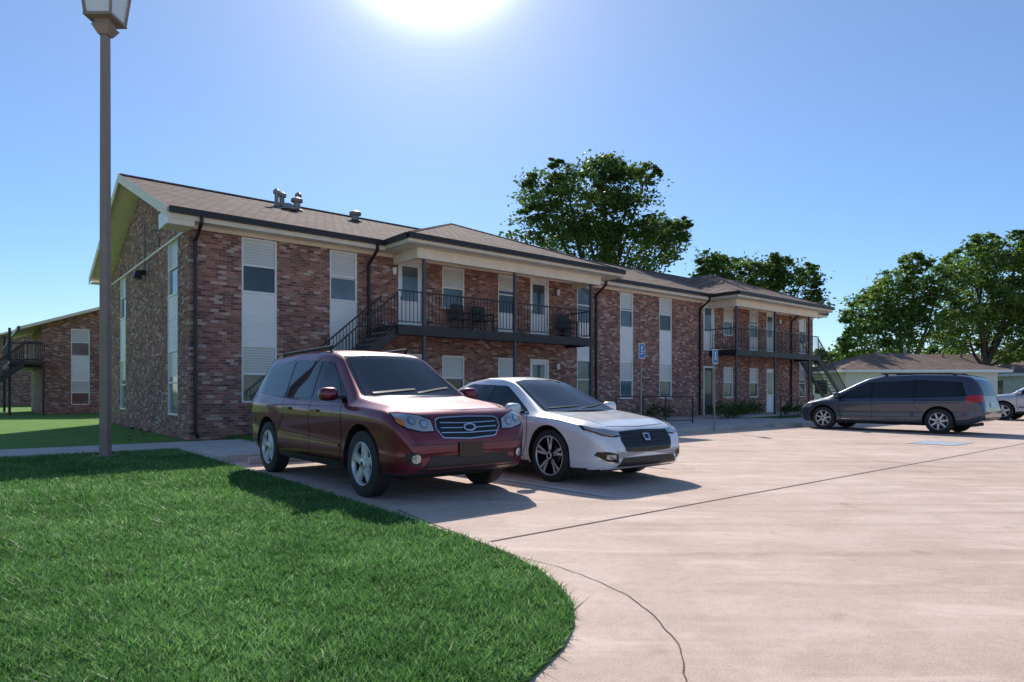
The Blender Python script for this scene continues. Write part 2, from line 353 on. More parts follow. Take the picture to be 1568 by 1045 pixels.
def rail(mb,p0,p1,h,sp=.13,mat=None,k=1):
    mat=mat or M['dark']; p0=Vector(p0);p1=Vector(p1);d=p1-p0;n=max(1,int(d.length/sp)); up=Vector((0,0,1))
    mb.cyl(p0+up*h,p1+up*h,.028*k,.028*k,4,mat,True); mb.cyl(p0+up*.1,p1+up*.1,.02*k,.02*k,4,mat,True)
    for i in range(n+1):
        q=p0+d*i/n; mb.cyl(q+up*.1,q+up*h,.011*k,.011*k,4,mat,True)
def stair(mb,x0,z0,x1,z1,y0,y1,k=1):
    n=int(round((z0-z1)/.19)); 
    for i in range(1,n):
        t=i/n; x=x0+(x1-x0)*t; z=z0+(z1-z0)*t; w=abs(x1-x0)/n*.55
        mb.box(x-w,x+w,y0+.03,y1-.03,z-.04,z,M['galv'])
    for y in (y0,y1):
        mb.hexa([(x0,y-.025,z0-.3),(x1,y-.025,z1-.1),(x1,y+.025,z1-.1),(x0,y+.025,z0-.3),(x0,y-.025,z0+.02),(x1,y-.025,z1+.15),(x1,y+.025,z1+.15),(x0,y+.025,z0+.02)],M['dark'])
        rail(mb,(x0,y,z0),(x1,y,z1),.95,.13,None,k)
        mb.cyl((x1,y,0.1),(x1,y,z1+1.0),.03,.03,6,M['dark'])
ZE=5.75
bld=empty('brick_apartment_building',(C.x,C.y,0),ROT)
LEN=33.2; DEP=12.2
strips=[(1.29,2.24,.5,.5),(3.78,4.65,.55,.6),(13.98,14.8,.0,.0),(16.5,17.35,0.45,.5),(19.1,20.0,.5,.5),(31.6,32.4,.5,.4)]
wins=[(7.7,8.6,.5),(10.05,10.86,.4),(24.1,24.95,.5),(26.45,27.3,.4)]
doors=[(6.05,6.96,0),(11.55,12.47,0),(22.42,23.3,0),(28.1,28.95,0)]
holes=[]
for a in strips: holes.append((a[0],a[1],.95,5.4))
for i,a in enumerate(wins):
    holes.append((a[0],a[1],3.25 if i%2 else 4.0,5.4)); holes.append((a[0],a[1],.95,2.45))
for a in doors: holes.append((a[0],a[1],3.2,5.42)); holes.append((a[0],a[1],.15,2.45))
w=MB(); wall_holes(w,'x',0,0,LEN,0,5.56,holes,M['brick'])
gs=[(1.24,2.44),(8.8,9.95)]
wall_holes(w,'y',0,0,DEP,0,5.56,[(a,b,.6,5.45) for a,b in gs],M['brick'])
w.face([(0,0,5.56),(0,DEP,5.56),(0,6.1,5.56+2.27)],M['brick'])
w.face([(LEN,0,0),(LEN,DEP,0),(LEN,DEP,5.56),(LEN,0,5.56)],M['brick']); w.face([(LEN,0,5.56),(LEN,DEP,5.56),(LEN,6.1,7.83)],M['brick'])
w.face([(0,DEP,0),(LEN,DEP,0),(LEN,DEP,5.56),(0,DEP,5.56)],M['brick'])
w.obj('brick_walls',bld)
w=MB(); A=Ax(w,'x',0)
for a in strips:
    window(A,a[0],a[1],3.92,5.4,a[2]); panel(A,a[0],a[1],2.5,3.92); window(A,a[0],a[1],.95,2.5,a[3])
for i,a in enumerate(wins):
    window(A,a[0],a[1],4.0,5.4,a[2]); window(A,a[0],a[1],.95,2.45,.5)
    if i%2: panel(A,a[0],a[1],3.25,4.0)
for i,a in enumerate(doors):
    doorunit(A,a[0],a[1],3.2,5.42,bool(a[2])); doorunit(A,a[0],a[1],.15,2.45,i==2)
A=Ax(w,'y',0)
for a,b in gs:
    window(A,a,b,3.9,5.45,.5); panel(A,a,b,2.4,3.9); window(A,a,b,.6,2.4,.4)
w.obj('windows_and_doors',bld)
w=MB()
w.box(-.02,LEN,-.03,-.002,5.42,5.56,M['cream'])
w.box(-.6,LEN+.6,-.5,-.0,5.52,5.565,M['cream'])
w.box(-.6,LEN+.6,-.53,-.5,5.5,5.70,M['cream'])
w.box(-.64,-.6,-.53,.35,5.35,5.72,M['white'])
w.box(-.6,-.0,-.50,.3,5.36,5.52,M['cream'])
w.box(-.03,-.002,.35,DEP,5.40,5.46,M['cream'])
w.box(-.6,LEN+.6,DEP,DEP+.5,5.52,5.565,M['cream'])
w.obj('eave_trim',bld)
r=MB(); SL=(8.2-ZE)/6.6; x0,x1=-.62,LEN+.62
r.slab([(x0,-.52,ZE),(x1,-.52,ZE),(x1,6.1,8.2),(x0,6.1,8.2)],.10,M['cream'],M['shingle'])
r.slab([(x1,12.72,ZE),(x0,12.72,ZE),(x0,6.1,8.2),(x1,6.1,8.2)],.10,M['cream'],M['shingle'])
for xx in (x0-.03,x1):
    r.hexa([(xx,-.53,ZE-.24),(xx+.03,-.53,ZE-.24),(xx+.03,6.1,7.96),(xx,6.1,7.96),(xx,-.53,ZE+.03),(xx+.03,-.53,ZE+.03),(xx+.03,6.1,8.23),(xx,6.1,8.23)],M['cream'],M['gutter'])
    r.hexa([(xx,12.73,ZE-.24),(xx+.03,12.73,ZE-.24),(xx+.03,6.1,7.96),(xx,6.1,7.96),(xx,12.73,ZE+.03),(xx+.03,12.73,ZE+.03),(xx+.03,6.1,8.23),(xx,6.1,8.23)],M['cream'],M['gutter'])
r.box(x0,x1,5.98,6.22,8.185,8.225,M['shingle'])
def bump(a,b):
    m=(a+b)/2; hw=(b-a)/2; y1=-1.9+hw; zt=ZE+.02+.41*hw; z0=ZE+.02; yb=-.5+(zt-ZE)/SL
    r.face([(a,-1.9,z0),(b,-1.9,z0),(m,y1,zt)],M['shingle'])
    r.face([(a,-1.9,z0),(m,y1,zt),(m,yb,zt),(a,-.45,z0)],M['shingle'])
    r.face([(b,-1.9,z0),(b,-.45,z0),(m,yb,zt),(m,y1,zt)],M['shingle'])
    for p in ((a,-1.9,z0),(b,-1.9,z0)): r.cyl(p,(m,y1,zt),.05,.05,5,M['shingle'])
    t.box(a,b,-1.9,-.53,5.5,5.55,M['cream']); 
    t.box(a,b,-1.9,-1.87,5.5,5.76,M['cream']); t.box(a,a+.03,-1.87,-.53,5.5,5.76,M['cream']); t.box(b-.03,b,-1.87,-.53,5.5,5.76,M['cream'])
    t.box(a+.55,b-.75,-1.47,-1.3,5.2,5.5,M['cream']); t.box(a+.55,a+.65,-1.3,-.03,5.2,5.5,M['cream']); t.box(b-.85,b-.75,-1.3,-.03,5.2,5.5,M['cream'])
    g.box(a-.03,b+.03,-2.01,-1.9,5.63,5.78,M['gutter']); g.box(a-.1,a,-1.9,-.53,5.63,5.78,M['gutter']); g.box(b,b+.1,-1.9,-.53,5.63,5.78,M['gutter'])
t=MB(); g=MB()
bump(5.3,14.5); bump(22.3,31.5)
for a,b in ((-.6,5.2),(14.6,22.2),(31.6,LEN+.6)): g.box(a,b,-.64,-.53,5.62,5.77,M['gutter'])
def downspout(x,y0=-.58,z0=.15):
    g.cyl((x+.02,y0,5.64),(x+.02,y0,5.45),.05,.05,4,M['gutter'],True); g.cyl((x+.02,y0,5.47),(x,-.08,5.12),.05,.05,4,M['gutter'],True)
    g.cyl((x,-.07,5.15),(x,-.07,z0),.05,.05,4,M['gutter'],True); g.cyl((x,-.07,z0+.02),(x,-.3,z0-.05),.05,.05,4,M['gutter'],True)
for x in (.12,5.0,15.0,22.05,30.6): downspout(x)
r.obj('roof',bld); t.obj('porch_trim',bld); g.obj('gutters',bld)
b=MB()
def balcony(a,c,posts,stair_side):
    b.box(a,c,-1.4,-.02,3.02,3.18,M['wood']); b.box(a,c,-1.45,-1.4,2.92,3.2,M['dark'])
    b.box(a-.04,a,-1.45,-.02,2.92,3.2,M['dark']); b.box(c,c+.04,-1.45,-.02,2.92,3.2,M['dark'])
    for p in posts:
        b.box(p-.045,p+.045,-1.44,-1.35,3.2,5.2,M['post']); b.box(p-.045,p+.045,-1.44,-1.35,.1,2.92,M['post'])
    rail(b,(a,-1.38,3.2),(c,-1.38,3.2),1.0)
    if stair_side<0: rail(b,(c,-1.38,3.2),(c,-.05,3.2),1.0)
    else: rail(b,(a,-1.38,3.2),(a,-.05,3.2),1.0)
balcony(5.25,13.35,(6.12,9.65,13.3),-1); stair(b,5.25,3.18,1.7,.15,-1.35,-.35)
balcony(22.9,31.0,(22.95,26.4,29.9),1); stair(b,31.0,3.18,34.8,.15,-1.35,-.35)
b.obj('balconies_and_stairs',bld)
ch=MB()
def chair(x,y,z):
    ch.box(x-.25,x+.25,y-.25,y+.25,z+.42,z+.46,M['dark']); ch.box(x-.25,x+.25,y+.22,y+.26,z+.46,z+.95,M['dark'])
    for i in (-1,1):
        ch.box(x+i*.25-.02,x+i*.25+.02,y-.25,y-.21,z,z+.66,M['dark']); ch.box(x+i*.25-.02,x+i*.25+.02,y+.21,y+.25,z,z+.46,M['dark']); ch.box(x+i*.25-.03,x+i*.25+.03,y-.25,y+.25,z+.64,z+.68,M['dark'])
chair(8.1,-.5,3.18);chair(9.0,-.5,3.18);chair(12.9,-.6,3.18)
ch.box(13.0,13.3,-.35,-.1,3.18,4.0,M['dark'])
ch.obj('balcony_chairs',bld)
f=MB()
def vent(x,y,h,r0,cap=True):
    z=ZE+SL*(y+.5); f.cyl((x,y,z-.1),(x,y,z+h),r0,r0,12,M['galv']); f.cyl((x,y,z-.02),(x,y,z+.05),r0*1.9,r0*1.3,12,M['galv'])
    if cap: f.cyl((x,y,z+h),(x,y,z+h+.1),r0*1.7,r0*1.7,12,M['galv']); f.cyl((x,y,z+h+.1),(x,y,z+h+.18),r0*1.7,r0*.4,12,M['galv'])
vent(4.0,4.9,.45,.07);vent(4.3,5.2,.35,.09);vent(4.65,4.7,.3,.12);vent(4.9,5.2,.45,.07);vent(4.2,4.4,.2,.16,False);vent(6.9,4.7,.22,.13)
vent(13,5.5,.35,.1);vent(15.5,5.6,.3,.08);vent(13.6,5.5,.25,.08)
f.obj('roof_vents',bld)
f=MB()
f.box(-.12,-.0,5.3,5.5,4.95,5.1,M['dark']); f.hexa([(-.35,5.25,4.85),(-.12,5.25,4.8),(-.12,5.55,4.8),(-.35,5.55,4.85),(-.3,5.25,5.05),(-.12,5.25,5.1),(-.12,5.55,5.1),(-.3,5.55,5.05)],M['dark'])
f.box(-.04,-.002,5.39,5.42,5.1,6.6,M['galv']); f.box(-.05,-.002,3.4,3.5,5.55,5.8,M['galv'])
for x,z in ((12.85,5.0),(12.85,2.2),(5.85,5.0),(29.3,5.0)):
    f.cyl((x,-.12,z-.12),(x,-.12,z+.1),.05,.08,8,M['lampglass']); f.box(x-.04,x+.04,-.1,0,z+.1,z+.14,M['dark'])
f.obj('wall_lights',bld)
# ------------------------------------------------------------------ background brick buildings
def gable_building(name,loc,ze,withstairs,dp=25):
    e=empty(name,(loc[0],loc[1],0),ROT); w=MB(); hs=[(1.35,2.25,.5,ze-.13),(9.5,10.4,.5,ze-.13)]
    wall_holes(w,'x',0,0,12,0,ze,hs,M['brick']); w.face([(0,0,ze),(12,0,ze),(6,0,ze+2.2)],M['brick'])
    w.box(0.01,11.99,.15,dp,0,ze,M['brick']); A=Ax(w,'x',0)
    for h in hs: window(A,h[0],h[1],3.27,ze-.13,.5); panel(A,h[0],h[1],1.87,3.27); window(A,h[0],h[1],.5,1.87,.5)
    w.obj('walls',e); r=MB(); o=1.0
    r.slab([(-o,-.7,ze-.2),(6,-.7,ze+2.4),(6,dp,ze+2.4),(-o,dp,ze-.2)][::-1],.16,M['cream'],M['shingle'])
    r.slab([(12+o,-.7,ze-.2),(6,-.7,ze+2.4),(6,dp,ze+2.4),(12+o,dp,ze-.2)],.16,M['cream'],M['shingle'])
    r.box(-o-.1,-o,-.7,dp,ze-.36,ze-.18,M['gutter']); r.obj('roof',e)
    if withstairs:
        s=MB(); s.box(-1.5,0,-.6,6,2.55,2.85,M['dark']); 
        for y in (-.6,5.9): s.box(-1.5,-1.38,y,y+.12,0,2.7,M['dark']); s.box(-1.5,-1.38,y,y+.12,2.85,ze-.3,M['dark'])
        rail(s,(-1.5,-.55,2.85),(-1.5,6,2.85),1.0,.16,None,1.7); rail(s,(-1.5,-.55,2.85),(-.02,-.55,2.85),1.0,.16,None,1.7)
        stair(s,-.9,2.8,-3.9,.1,-1.9,-.65,1.8); s.box(-1.5,0,-1.9,-.6,2.7,2.85,M['dark']); rail(s,(-.9,-1.9,2.85),(-.02,-1.9,2.85),1.0,.16,None,1.7)
        s.box(-.12,-.02,-1.95,-1.85,0,2.7,M['dark']); s.obj('stairs',e)
    return e
gable_building('brick_apartment_building',(-26.0,36.4),4.95,True,8)
gable_building('brick_apartment_building',(-47.5,57),5.3,False,20)
# ------------------------------------------------------------------ white low houses
def low_house(name,x0,x1,y0,y1,ze,zr,rot=0):
    e=empty(name,((x0+x1)/2,(y0+y1)/2,0),rot); hx=(x1-x0)/2;hy=(y1-y0)/2; w=MB()
    w.box(-hx,hx,-hy,hy,0,ze-.2,M['housewall']); A=Ax(w,'x',-hy)
    for a in (-hx*.7,-hx*.1,hx*.5): A.box(a,a+1.3,-.03,.0,1.1,2.1,M['white']);A.box(a+.06,a+1.24,-.04,-.031,1.16,2.04,M['glassdark'])
    A.box(hx*.25,hx*.25+.95,-.04,0,.1,2.15,M['doordark']); w.box(-hx-.03,-hx,-hy*.3,hy*.2,1.1,2.1,M['glassdark']); w.obj('walls',e)
    r=MB(); o=.6; a=[(-hx-o,-hy-o,ze),(hx+o,-hy-o,ze),(hx+o,hy+o,ze),(-hx-o,hy+o,ze)]; k=hx-hy; p=(-k,0,zr);q=(k,0,zr)
    r.face([a[0],a[1],q,p],M['shingle2']);r.face([a[1],a[2],q],M['shingle2']);r.face([a[2],a[3],p,q],M['shingle2']);r.face([a[3],a[0],p],M['shingle2'])
    r.box(-hx-o,hx+o,-hy-o,hy+o,ze-.2,ze-.005,M['white']); 
    r.cyl((0.5,-1,zr-.5),(0.5,-1,zr+.3),.1,.1,8,M['galv']); r.cyl((-1.5,-1,zr-.5),(-1.5,-1,zr+.25),.08,.08,8,M['galv'])
    r.obj('roof',e); return e
low_house('white_house',22.8,33.2,45,52.5,2.75,4.1,.0)
low_house('white_house',33.5,52,60,69,3.0,4.9,.15)
low_house('white_house',37,50,48,55,2.6,3.7,.1)
# ------------------------------------------------------------------ trees
leafA=foliage_mat('leaf_green',(.07,.125,.042),(.15,.235,.07),.55,.45)
leafB=foliage_mat('leaf_bright',(.10,.18,.05),(.20,.31,.09),.55,.45)
def leaves(name,lobes,dens,size,mat,parent,nl=34,sat=6):
    P=[]; LL=list(lobes)
    for (x,y,z,rad) in lobes:
        for k in range(sat):
            d=rng.normal(size=3); d/=np.linalg.norm(d); d[2]=abs(d[2])*.9-.15
            q=np.array([x,y,z])+d*rad*rng.uniform(.85,1.15); LL.append((q[0],q[1],q[2],rad*rng.uniform(.16,.34)))
    for (x,y,z,rad) in LL:
        nc=max(3,int(dens*rad*rad*6))
        d=rng.normal(size=(nc,3)); d/=np.linalg.norm(d,axis=1)[:,None]
        rr=rad*(.35+.68*rng.random(nc)**.6)*(1+.22*np.sin(d[:,0]*6+x)*np.cos(d[:,2]*5+z*2))
        c=np.array([x,y,z])+d*rr[:,None]*np.array([1,1,.85])
        q=np.repeat(c,nl,0)+rng.normal(size=(nc*nl,3))*np.array([.48,.48,.24])*min(1,rad*.6)
        P.append(q)
    P=np.concatenate(P); n=len(P)
    a=rng.normal(size=(n,3)); a/=np.linalg.norm(a,axis=1)[:,None]; a[:,2]*=.7
    b=np.cross(a,rng.normal(size=(n,3))); b/=np.linalg.norm(b,axis=1)[:,None]
    s=(size*rng.uniform(.22,.5,n))[:,None]
    v=np.stack([P-a*s,P+b*s*.55,P+a*s,P-b*s*.55],1).reshape(-1,3)
    print(name,n); return fast_mesh(name,v,4,mat,parent)
def tree(name,x,y,lobes,tr,dens,size,mat):
    e=empty(name,(x,y,0)); t=MB(); L=[(a-x,b,c_,r_) for a,b,c_,r_ in lobes]
    zt=min(l[2] for l in L); p=Vector((0,0,0)); q=Vector((.1,0,zt*.6)); t.cyl(p-Vector((0,0,.2)),q,tr,tr*.7,10,M['bark'])
    for l in L:
        tgt=Vector(l[:3]); mid=q.lerp(tgt,.5)+Vector((random.uniform(-.5,.5),random.uniform(-.5,.5),-.3)); 
        t.cyl(q,mid,tr*.45,tr*.28,7,M['bark']); t.cyl(mid,tgt,tr*.28,tr*.1,6,M['bark'])
        for k in range(5):
            dd=Vector((random.uniform(-1,1),random.uniform(-1,1),random.uniform(-.3,1))).normalized()*l[3]*.8
            t.cyl(tgt.lerp(mid,random.random()*.6),tgt+dd,tr*.1,tr*.02,5,M['bark'])
    t.obj('trunk',e,smooth=True); leaves('foliage',L,dens,size,mat,e,42,8); return e
def PX(px,y,r,Y,dy=0): k=Y/1008; return ((px-784)*k,dy,1.25+(600-y)*k,r*k)
tree('tree',6.6,50,[PX(*a,50,dy) for a,dy in (((895,318,62),0),((830,292,40),1),((958,300,48),-1),((1010,370,46),1),((815,355,38),-1),((895,385,70),1),((925,264,30),0),((865,266,26),0),((960,388,56),-1),((990,268,18),0),((1040,352,20),0))],.5,1.3,.44,leafA)
tree('tree',23,60,[PX(*a,60,dy) for a,dy in (((1105,425,38),0),((1160,430,40),1),((1215,440,38),0),((1090,400,20),0),((1190,412,24),0),((1130,460,40),0),((1240,470,24),0),((1238,415,14),0))],.4,1.3,.48,leafA)
tree('tree',34,57,[PX(*a,57,dy) for a,dy in (((1335,480,38),0),((1385,450,44),1),((1430,430,40),-1),((1370,510,45),0),((1320,525,32),0),((1430,490,50),0),((1290,545,24),0),((1400,405,20),0))],.4,1.25,.48,leafB)
tree('tree',43,60,[PX(*a,60,dy) for a,dy in (((1490,410,40),0),((1540,405,40),1),((1590,410,50),-1),((1500,465,50),0),((1560,470,55),0),((1480,510,42),0),((1550,530,42),0),((1620,480,55),0),((1510,375,20),0),((1560,372,22),0))],.45,1.25,.48,leafB)
e=empty('distant_trees',(0,0,0))
lb=[]
for i in range(34):
    x=28+i*2.4+random.uniform(-1,1); y=74+random.uniform(-5,5)+abs(i-10)*.3; r_=random.uniform(2.2,3.2)
    lb.append((x,y,random.uniform(1.5,4.5),r_))
for i in range(30): lb.append((-160+i*6,150+random.uniform(-8,8),random.uniform(2,4),4))
leaves('distant_foliage',lb,.5,1.1,leafA,e,34,2)
for s_,v_,k_ in ((24.9,-.9,1),(20.1,-2.5,1.05),(21.2,-2.5,.9),(25.6,-2.7,.9),(17.9,-.9,.8)):
    sh=empty('shrub',W(s_,v_,.1)); leaves('foliage',[(0,0,.4*k_,.42*k_),(.45*k_,.25,.36*k_,.38*k_),(-.3*k_,.1,.3*k_,.32*k_)],20,.11,leafA,sh,24,2)
sh=empty('shrub',W(-1.2,1.0)); leaves('foliage',[(0,0,.18,.2),(.3,.35,.15,.18)],20,.08,leafA,sh,10,1)
# ------------------------------------------------------------------ street lamp
lx,ly=-7.66,12.4
sl=empty('street_lamp',(lx,ly,0)); m_=MB()
m_.cyl((0,0,.0),(0,0,8.1),.105,.085,4,M['pole'],True); m_.box(-.17,.17,-.17,.17,0.0,.05,M['pole'])
for i in (-1,1):
    for j in (-1,1): m_.cyl((i*.13,j*.13,.05),(i*.13,j*.13,.1),.018,.018,6,M['galv'])
m_.hexa([(-.09,-.09,7.95),(.09,-.09,7.95),(.09,.09,7.95),(-.09,.09,7.95),(-.17,-.17,8.10),(.17,-.17,8.10),(.17,.17,8.10),(-.17,.17,8.10)],M['pole'])
m_.box(-.13,.13,-.13,.13,8.10,8.24,M['pole'])
zb,zt=8.26,8.95
def sqr(h,z): return [(-h,-h,z),(h,-h,z),(h,h,z),(-h,h,z)]
m_.hexa(sqr(.22,zb)+sqr(.29,zt),M['lampglass'])
for i in (-1,1):
    for j in (-1,1): m_.cyl((i*.235,j*.235,zb-.02),(i*.31,j*.31,zt+.02),.028,.028,4,M['pole'])
m_.box(-.26,.26,-.26,.26,zb-.04,zb+.01,M['pole']); m_.hexa(sqr(.38,zt)+sqr(.12,zt+.3),M['pole'])
m_.obj('pole_and_lantern',sl)
# ------------------------------------------------------------------ signs, rails, wheel stops
def signpost(s,v,h,):
    p=W(s,v); e=empty('accessible_parking_sign',(p[0],p[1],.0),ROT-.15); m_=MB()
    m_.cyl((0,0,0),(0,0,h),.025,.025,8,M['galv']); m_.box(-.12,.12,-.04,-.028,h-.46,h,M['signw']); m_.box(-.105,.105,-.046,-.041,h-.44,h-.02,M['sign'])
    m_.box(-.03,.02,-.05,-.047,h-.14,h-.08,M['signw']); m_.box(-.03,0,-.05,-.047,h-.26,h-.15,M['signw']); m_.box(0,.05,-.05,-.047,h-.26,h-.235,M['signw']); m_.box(-.07,.05,-.05,-.047,h-.32,h-.30,M['signw'])
    m_.obj('sign_and_post',e)
signpost(11.5,-5.2,2.72); signpost(14.0,-6.12,2.6)
hr=empty('handrail',(C.x,C.y,0),ROT); m_=MB()
for a,c_,y in ((13.2,16.0,-3.9),(13.2,16.0,-2.7),(22.3,25.2,-3.9)):
    rail(m_,(a,y,.12),(c_,y,.12),.95,1.2,M['dark']); m_.cyl((a,y,.1),(a,y,1.07),.03,.03,6,M['dark']); m_.cyl((c_,y,.1),(c_,y,1.07),.03,.03,6,M['dark'])
m_.obj('rails',hr)
for s in (.2,2.95,5.7,17.9):
    p=W(s,-6.55); e=empty('wheel_stop',(p[0],p[1],0),ROT); m_=MB()
    m_.hexa([(-.85,-.08,0),(.85,-.08,0),(.85,.08,0),(-.85,.08,0),(-.82,-.05,.12),(.82,-.05,.12),(.82,.05,.12),(-.82,.05,.12)],M['walk']); m_.obj('concrete_block',e,bevel=.01)
# ------------------------------------------------------------------ cars
tyre=simple('tyre',(.022,.022,.023),.75); rimS=simple('rim_silver',(.62,.63,.65),.38,.6); rimD=simple('rim_dark',(.02,.02,.022),.3,.6); black=simple('black_plastic',(.018,.018,.02),.5)
gloss=simple('gloss_black',(.008,.008,.009),.1,0,0,.5); chrome=simple('chrome',(.70,.71,.73),.15,1); cglass=simple('car_glass',(.012,.016,.02),.03,0,0,.5)
headl=simple('headlight_lens',(.42,.44,.46),.1,.5,.6); amber=simple('amber',(.6,.18,.03),.2,0,.6); red=simple('tail_red',(.45,.015,.015),.15,0,1); plate=simple('plate',(.6,.62,.65),.4)
arch_m=simple('arch_liner',(.012,.012,.012),.9)
def curve(keys,xs,sig=.05):
    k=np.array(keys); xf=np.linspace(k[0,0],k[-1,0],800); y=np.interp(xf,k[:,0],k[:,1]); dx=xf[1]-xf[0]
    r_=max(1,int(3*sig/dx)); g_=np.exp(-.5*(np.arange(-r_,r_+1)*dx/sig)**2); g_/=g_.sum()
    yp=np.concatenate([2*y[0]-y[r_:0:-1],y,2*y[-1]-y[-2:-r_-2:-1]]); ys=np.convolve(yp,g_,'valid')
    return np.interp(xs,xf,ys)
def chaikin(P,n):
    for _ in range(n):
        Q=[P[0]]
        for a,b in zip(P[:-1],P[1:]): Q+= [a*.75+b*.25,a*.25+b*.75]
        Q.append(P[-1]); P=np.array(Q)
    return P
def car(name,loc,heading,p,paint):
    e=empty(name,(loc[0],loc[1],0),heading)
    xr,xf=p['top'][0][0],p['top'][-1][0]; u=np.linspace(0,1,140); xs=xr+(xf-xr)*(.5-.5*np.cos(np.pi*u))*.6+(xf-xr)*u*.4
    sg=p.get('sig',.05)
    top=curve(p['top'],xs,sg+.005); belt=curve(p['belt'],xs,sg+.01); wr=curve(p['wr'],xs,.06); w_=curve(p['w'],xs,sg); bot=curve(p['bot'],xs,.05)
    mb=MB(); rings=[]
    for i,x in enumerate(xs):
        zt,zb,a,Wd,z0=top[i],min(belt[i],top[i]-.02),wr[i],w_[i],bot[i]; h=zt-zb; a=min(a,Wd*.93)
        zm=z0+(zb-z0)*.55
        cp=np.array([(0,z0),(Wd*.8,z0),(Wd*.93,z0+.02),(Wd*.965,z0+.12),(Wd*.985,z0+.2),(Wd*.975,zm-.05),(Wd*.985,zm+.05),(Wd,zb-.13),(Wd*.995,zb-.07),(Wd*.965,zb-.01),(Wd*.945,zb+.01*min(1,h*5)),
             (Wd*.945*.55+a*.45,zb+h*.43),(a*1.01,zb+h*.84),(a*.93,zb+h*.95),(a*.75,zt-.02*min(1,h*4)),(a*.4,zt-.004),(0,zt)])
        q=chaikin(cp,2); full=[(x,y,z) for y,z in q]+[(x,-y,z) for y,z in q[-2:0:-1]]; rings.append(full)
    n=len(rings[0]); V_=[v for r_ in rings for v in r_]; F=[]
    for i in range(len(rings)-1):
        for j in range(n):
            k=(j+1)%n; F.append((i*n+j,(i+1)*n+j,(i+1)*n+k,i*n+k))
    for i,rev in ((0,False),(len(rings)-1,True)):
        c_=np.mean(np.array(rings[i]),0); V_.append(tuple(c_)); ci=len(V_)-1
        for j in range(n):
            k=(j+1)%n; t_=(ci,i*n+j,i*n+k); F.append(t_[::-1] if rev else t_)
    me=D.meshes.new('body'); me.from_pydata(V_,[],F); me.update()
    bm=bmesh.new(); bm.from_mesh(me); bmesh.ops.recalc_face_normals(bm,faces=bm.faces); bm.to_mesh(me); bvh=BVHTree.FromBMesh(bm); bm.free()
    body=D.objects.new('body',me); S.collection.objects.link(body)
    wb=p['wb'];R=p['R'];RA=p['RA']; Wm=max(w_)
    cut=MB()
    for sx in (-1,1): 
        for sy in (-1,1): cut.cyl((sx*wb/2,sy*(Wm-.34),R+.01),(sx*wb/2,sy*(Wm+.3),R+.01),RA,RA,48,arch_m)
    co=cut.obj('cut'); bo=body.modifiers.new('b','BOOLEAN'); bo.operation='DIFFERENCE'; bo.solver='EXACT'; bo.object=co
    me.materials.append(paint); me.materials.append(arch_m)
    dg=bpy.context.evaluated_depsgraph_get(); me2=D.meshes.new_from_object(body.evaluated_get(dg)); body.modifiers.clear(); body.data=me2
    me2.materials.clear(); me2.materials.append(paint); me2.materials.append(arch_m); me2.materials.append(black)
    bm=bmesh.new(); bm.from_mesh(me2)
    for f_ in bm.faces:
        f_.smooth=True; c_=f_.calc_center_median(); f_.material_index=0
        if any(abs(math.hypot(v.co.x-sx*wb/2,v.co.z-R-.01)-RA)<.004 for sx in (-1,1) for v in f_.verts) and all(math.hypot(v.co.x-sx*wb/2,v.co.z-R-.01)<RA+.004 for v in f_.verts for sx in ([1] if c_.x>0 else [-1])): f_.material_index=1
        elif c_.z<p['sill'] : f_.material_index=2
    for e_ in bm.edges:
        if len(e_.link_faces)==2 and e_.calc_face_angle(0)>math.radians(38): e_.smooth=False
    bm.to_mesh(me2); bm.free(); D.objects.remove(co); body.parent=e
    d=MB()
    def patch(A,B,proj,mat,off=.005,n_=28,m__=8,sides=(1,-1)):
        A=np.array(A,float);B=np.array(B,float)
        for sd in sides:
            b0=len(d.v); ok=[]; k_=d.mi(mat)
            for j in range(m__+1):
                for i in range(n_+1):
                    t_=i/n_*(len(A)-1); i0=min(int(t_),len(A)-2); f_=t_-i0
                    q=(A[i0]*(1-f_)+A[i0+1]*f_)*(1-j/m__)+(B[i0]*(1-f_)+B[i0+1]*f_)*(j/m__)
                    if proj=='side': o_=Vector((q[0],sd*3,q[1]));dr=Vector((0,-sd,0))
                    elif proj=='front': o_=Vector((6,q[0]*sd,q[1]));dr=Vector((-1,0,0))
                    elif proj=='back': o_=Vector((-6,q[0]*sd,q[1]));dr=Vector((1,0,0))
                    else: o_=Vector((q[0],q[1]*sd,4));dr=Vector((0,0,-1))
                    h_,nn,_,_=bvh.ray_cast(o_,dr)
                    if h_ is None: ok.append(False); d.v.append((0,0,0))
                    else:
                        if nn.dot(dr)>0: nn=-nn
                        ok.append(True); d.v.append(tuple(h_+nn*off))
            for j in range(m__):
                for i in range(n_):
                    a_=j*(n_+1)+i; q=(a_,a_+1,a_+n_+2,a_+n_+1)
                    if all(ok[z] for z in q): d.f.append(tuple(b0+z for z in q)); d.m.append(k_)
    def seam(P,proj,mat,w0=.012,off=.003,n_=24,sides=(1,-1)):
        P=np.array(P,float); T=np.gradient(P,axis=0); T/=np.linalg.norm(T,axis=1)[:,None]; Nn=np.stack([-T[:,1],T[:,0]],1)*w0/2
        patch(P-Nn,P+Nn,proj,mat,off,n_,1,sides)
    p['detail'](patch,seam)
    mx,my,mz=p['mirror']
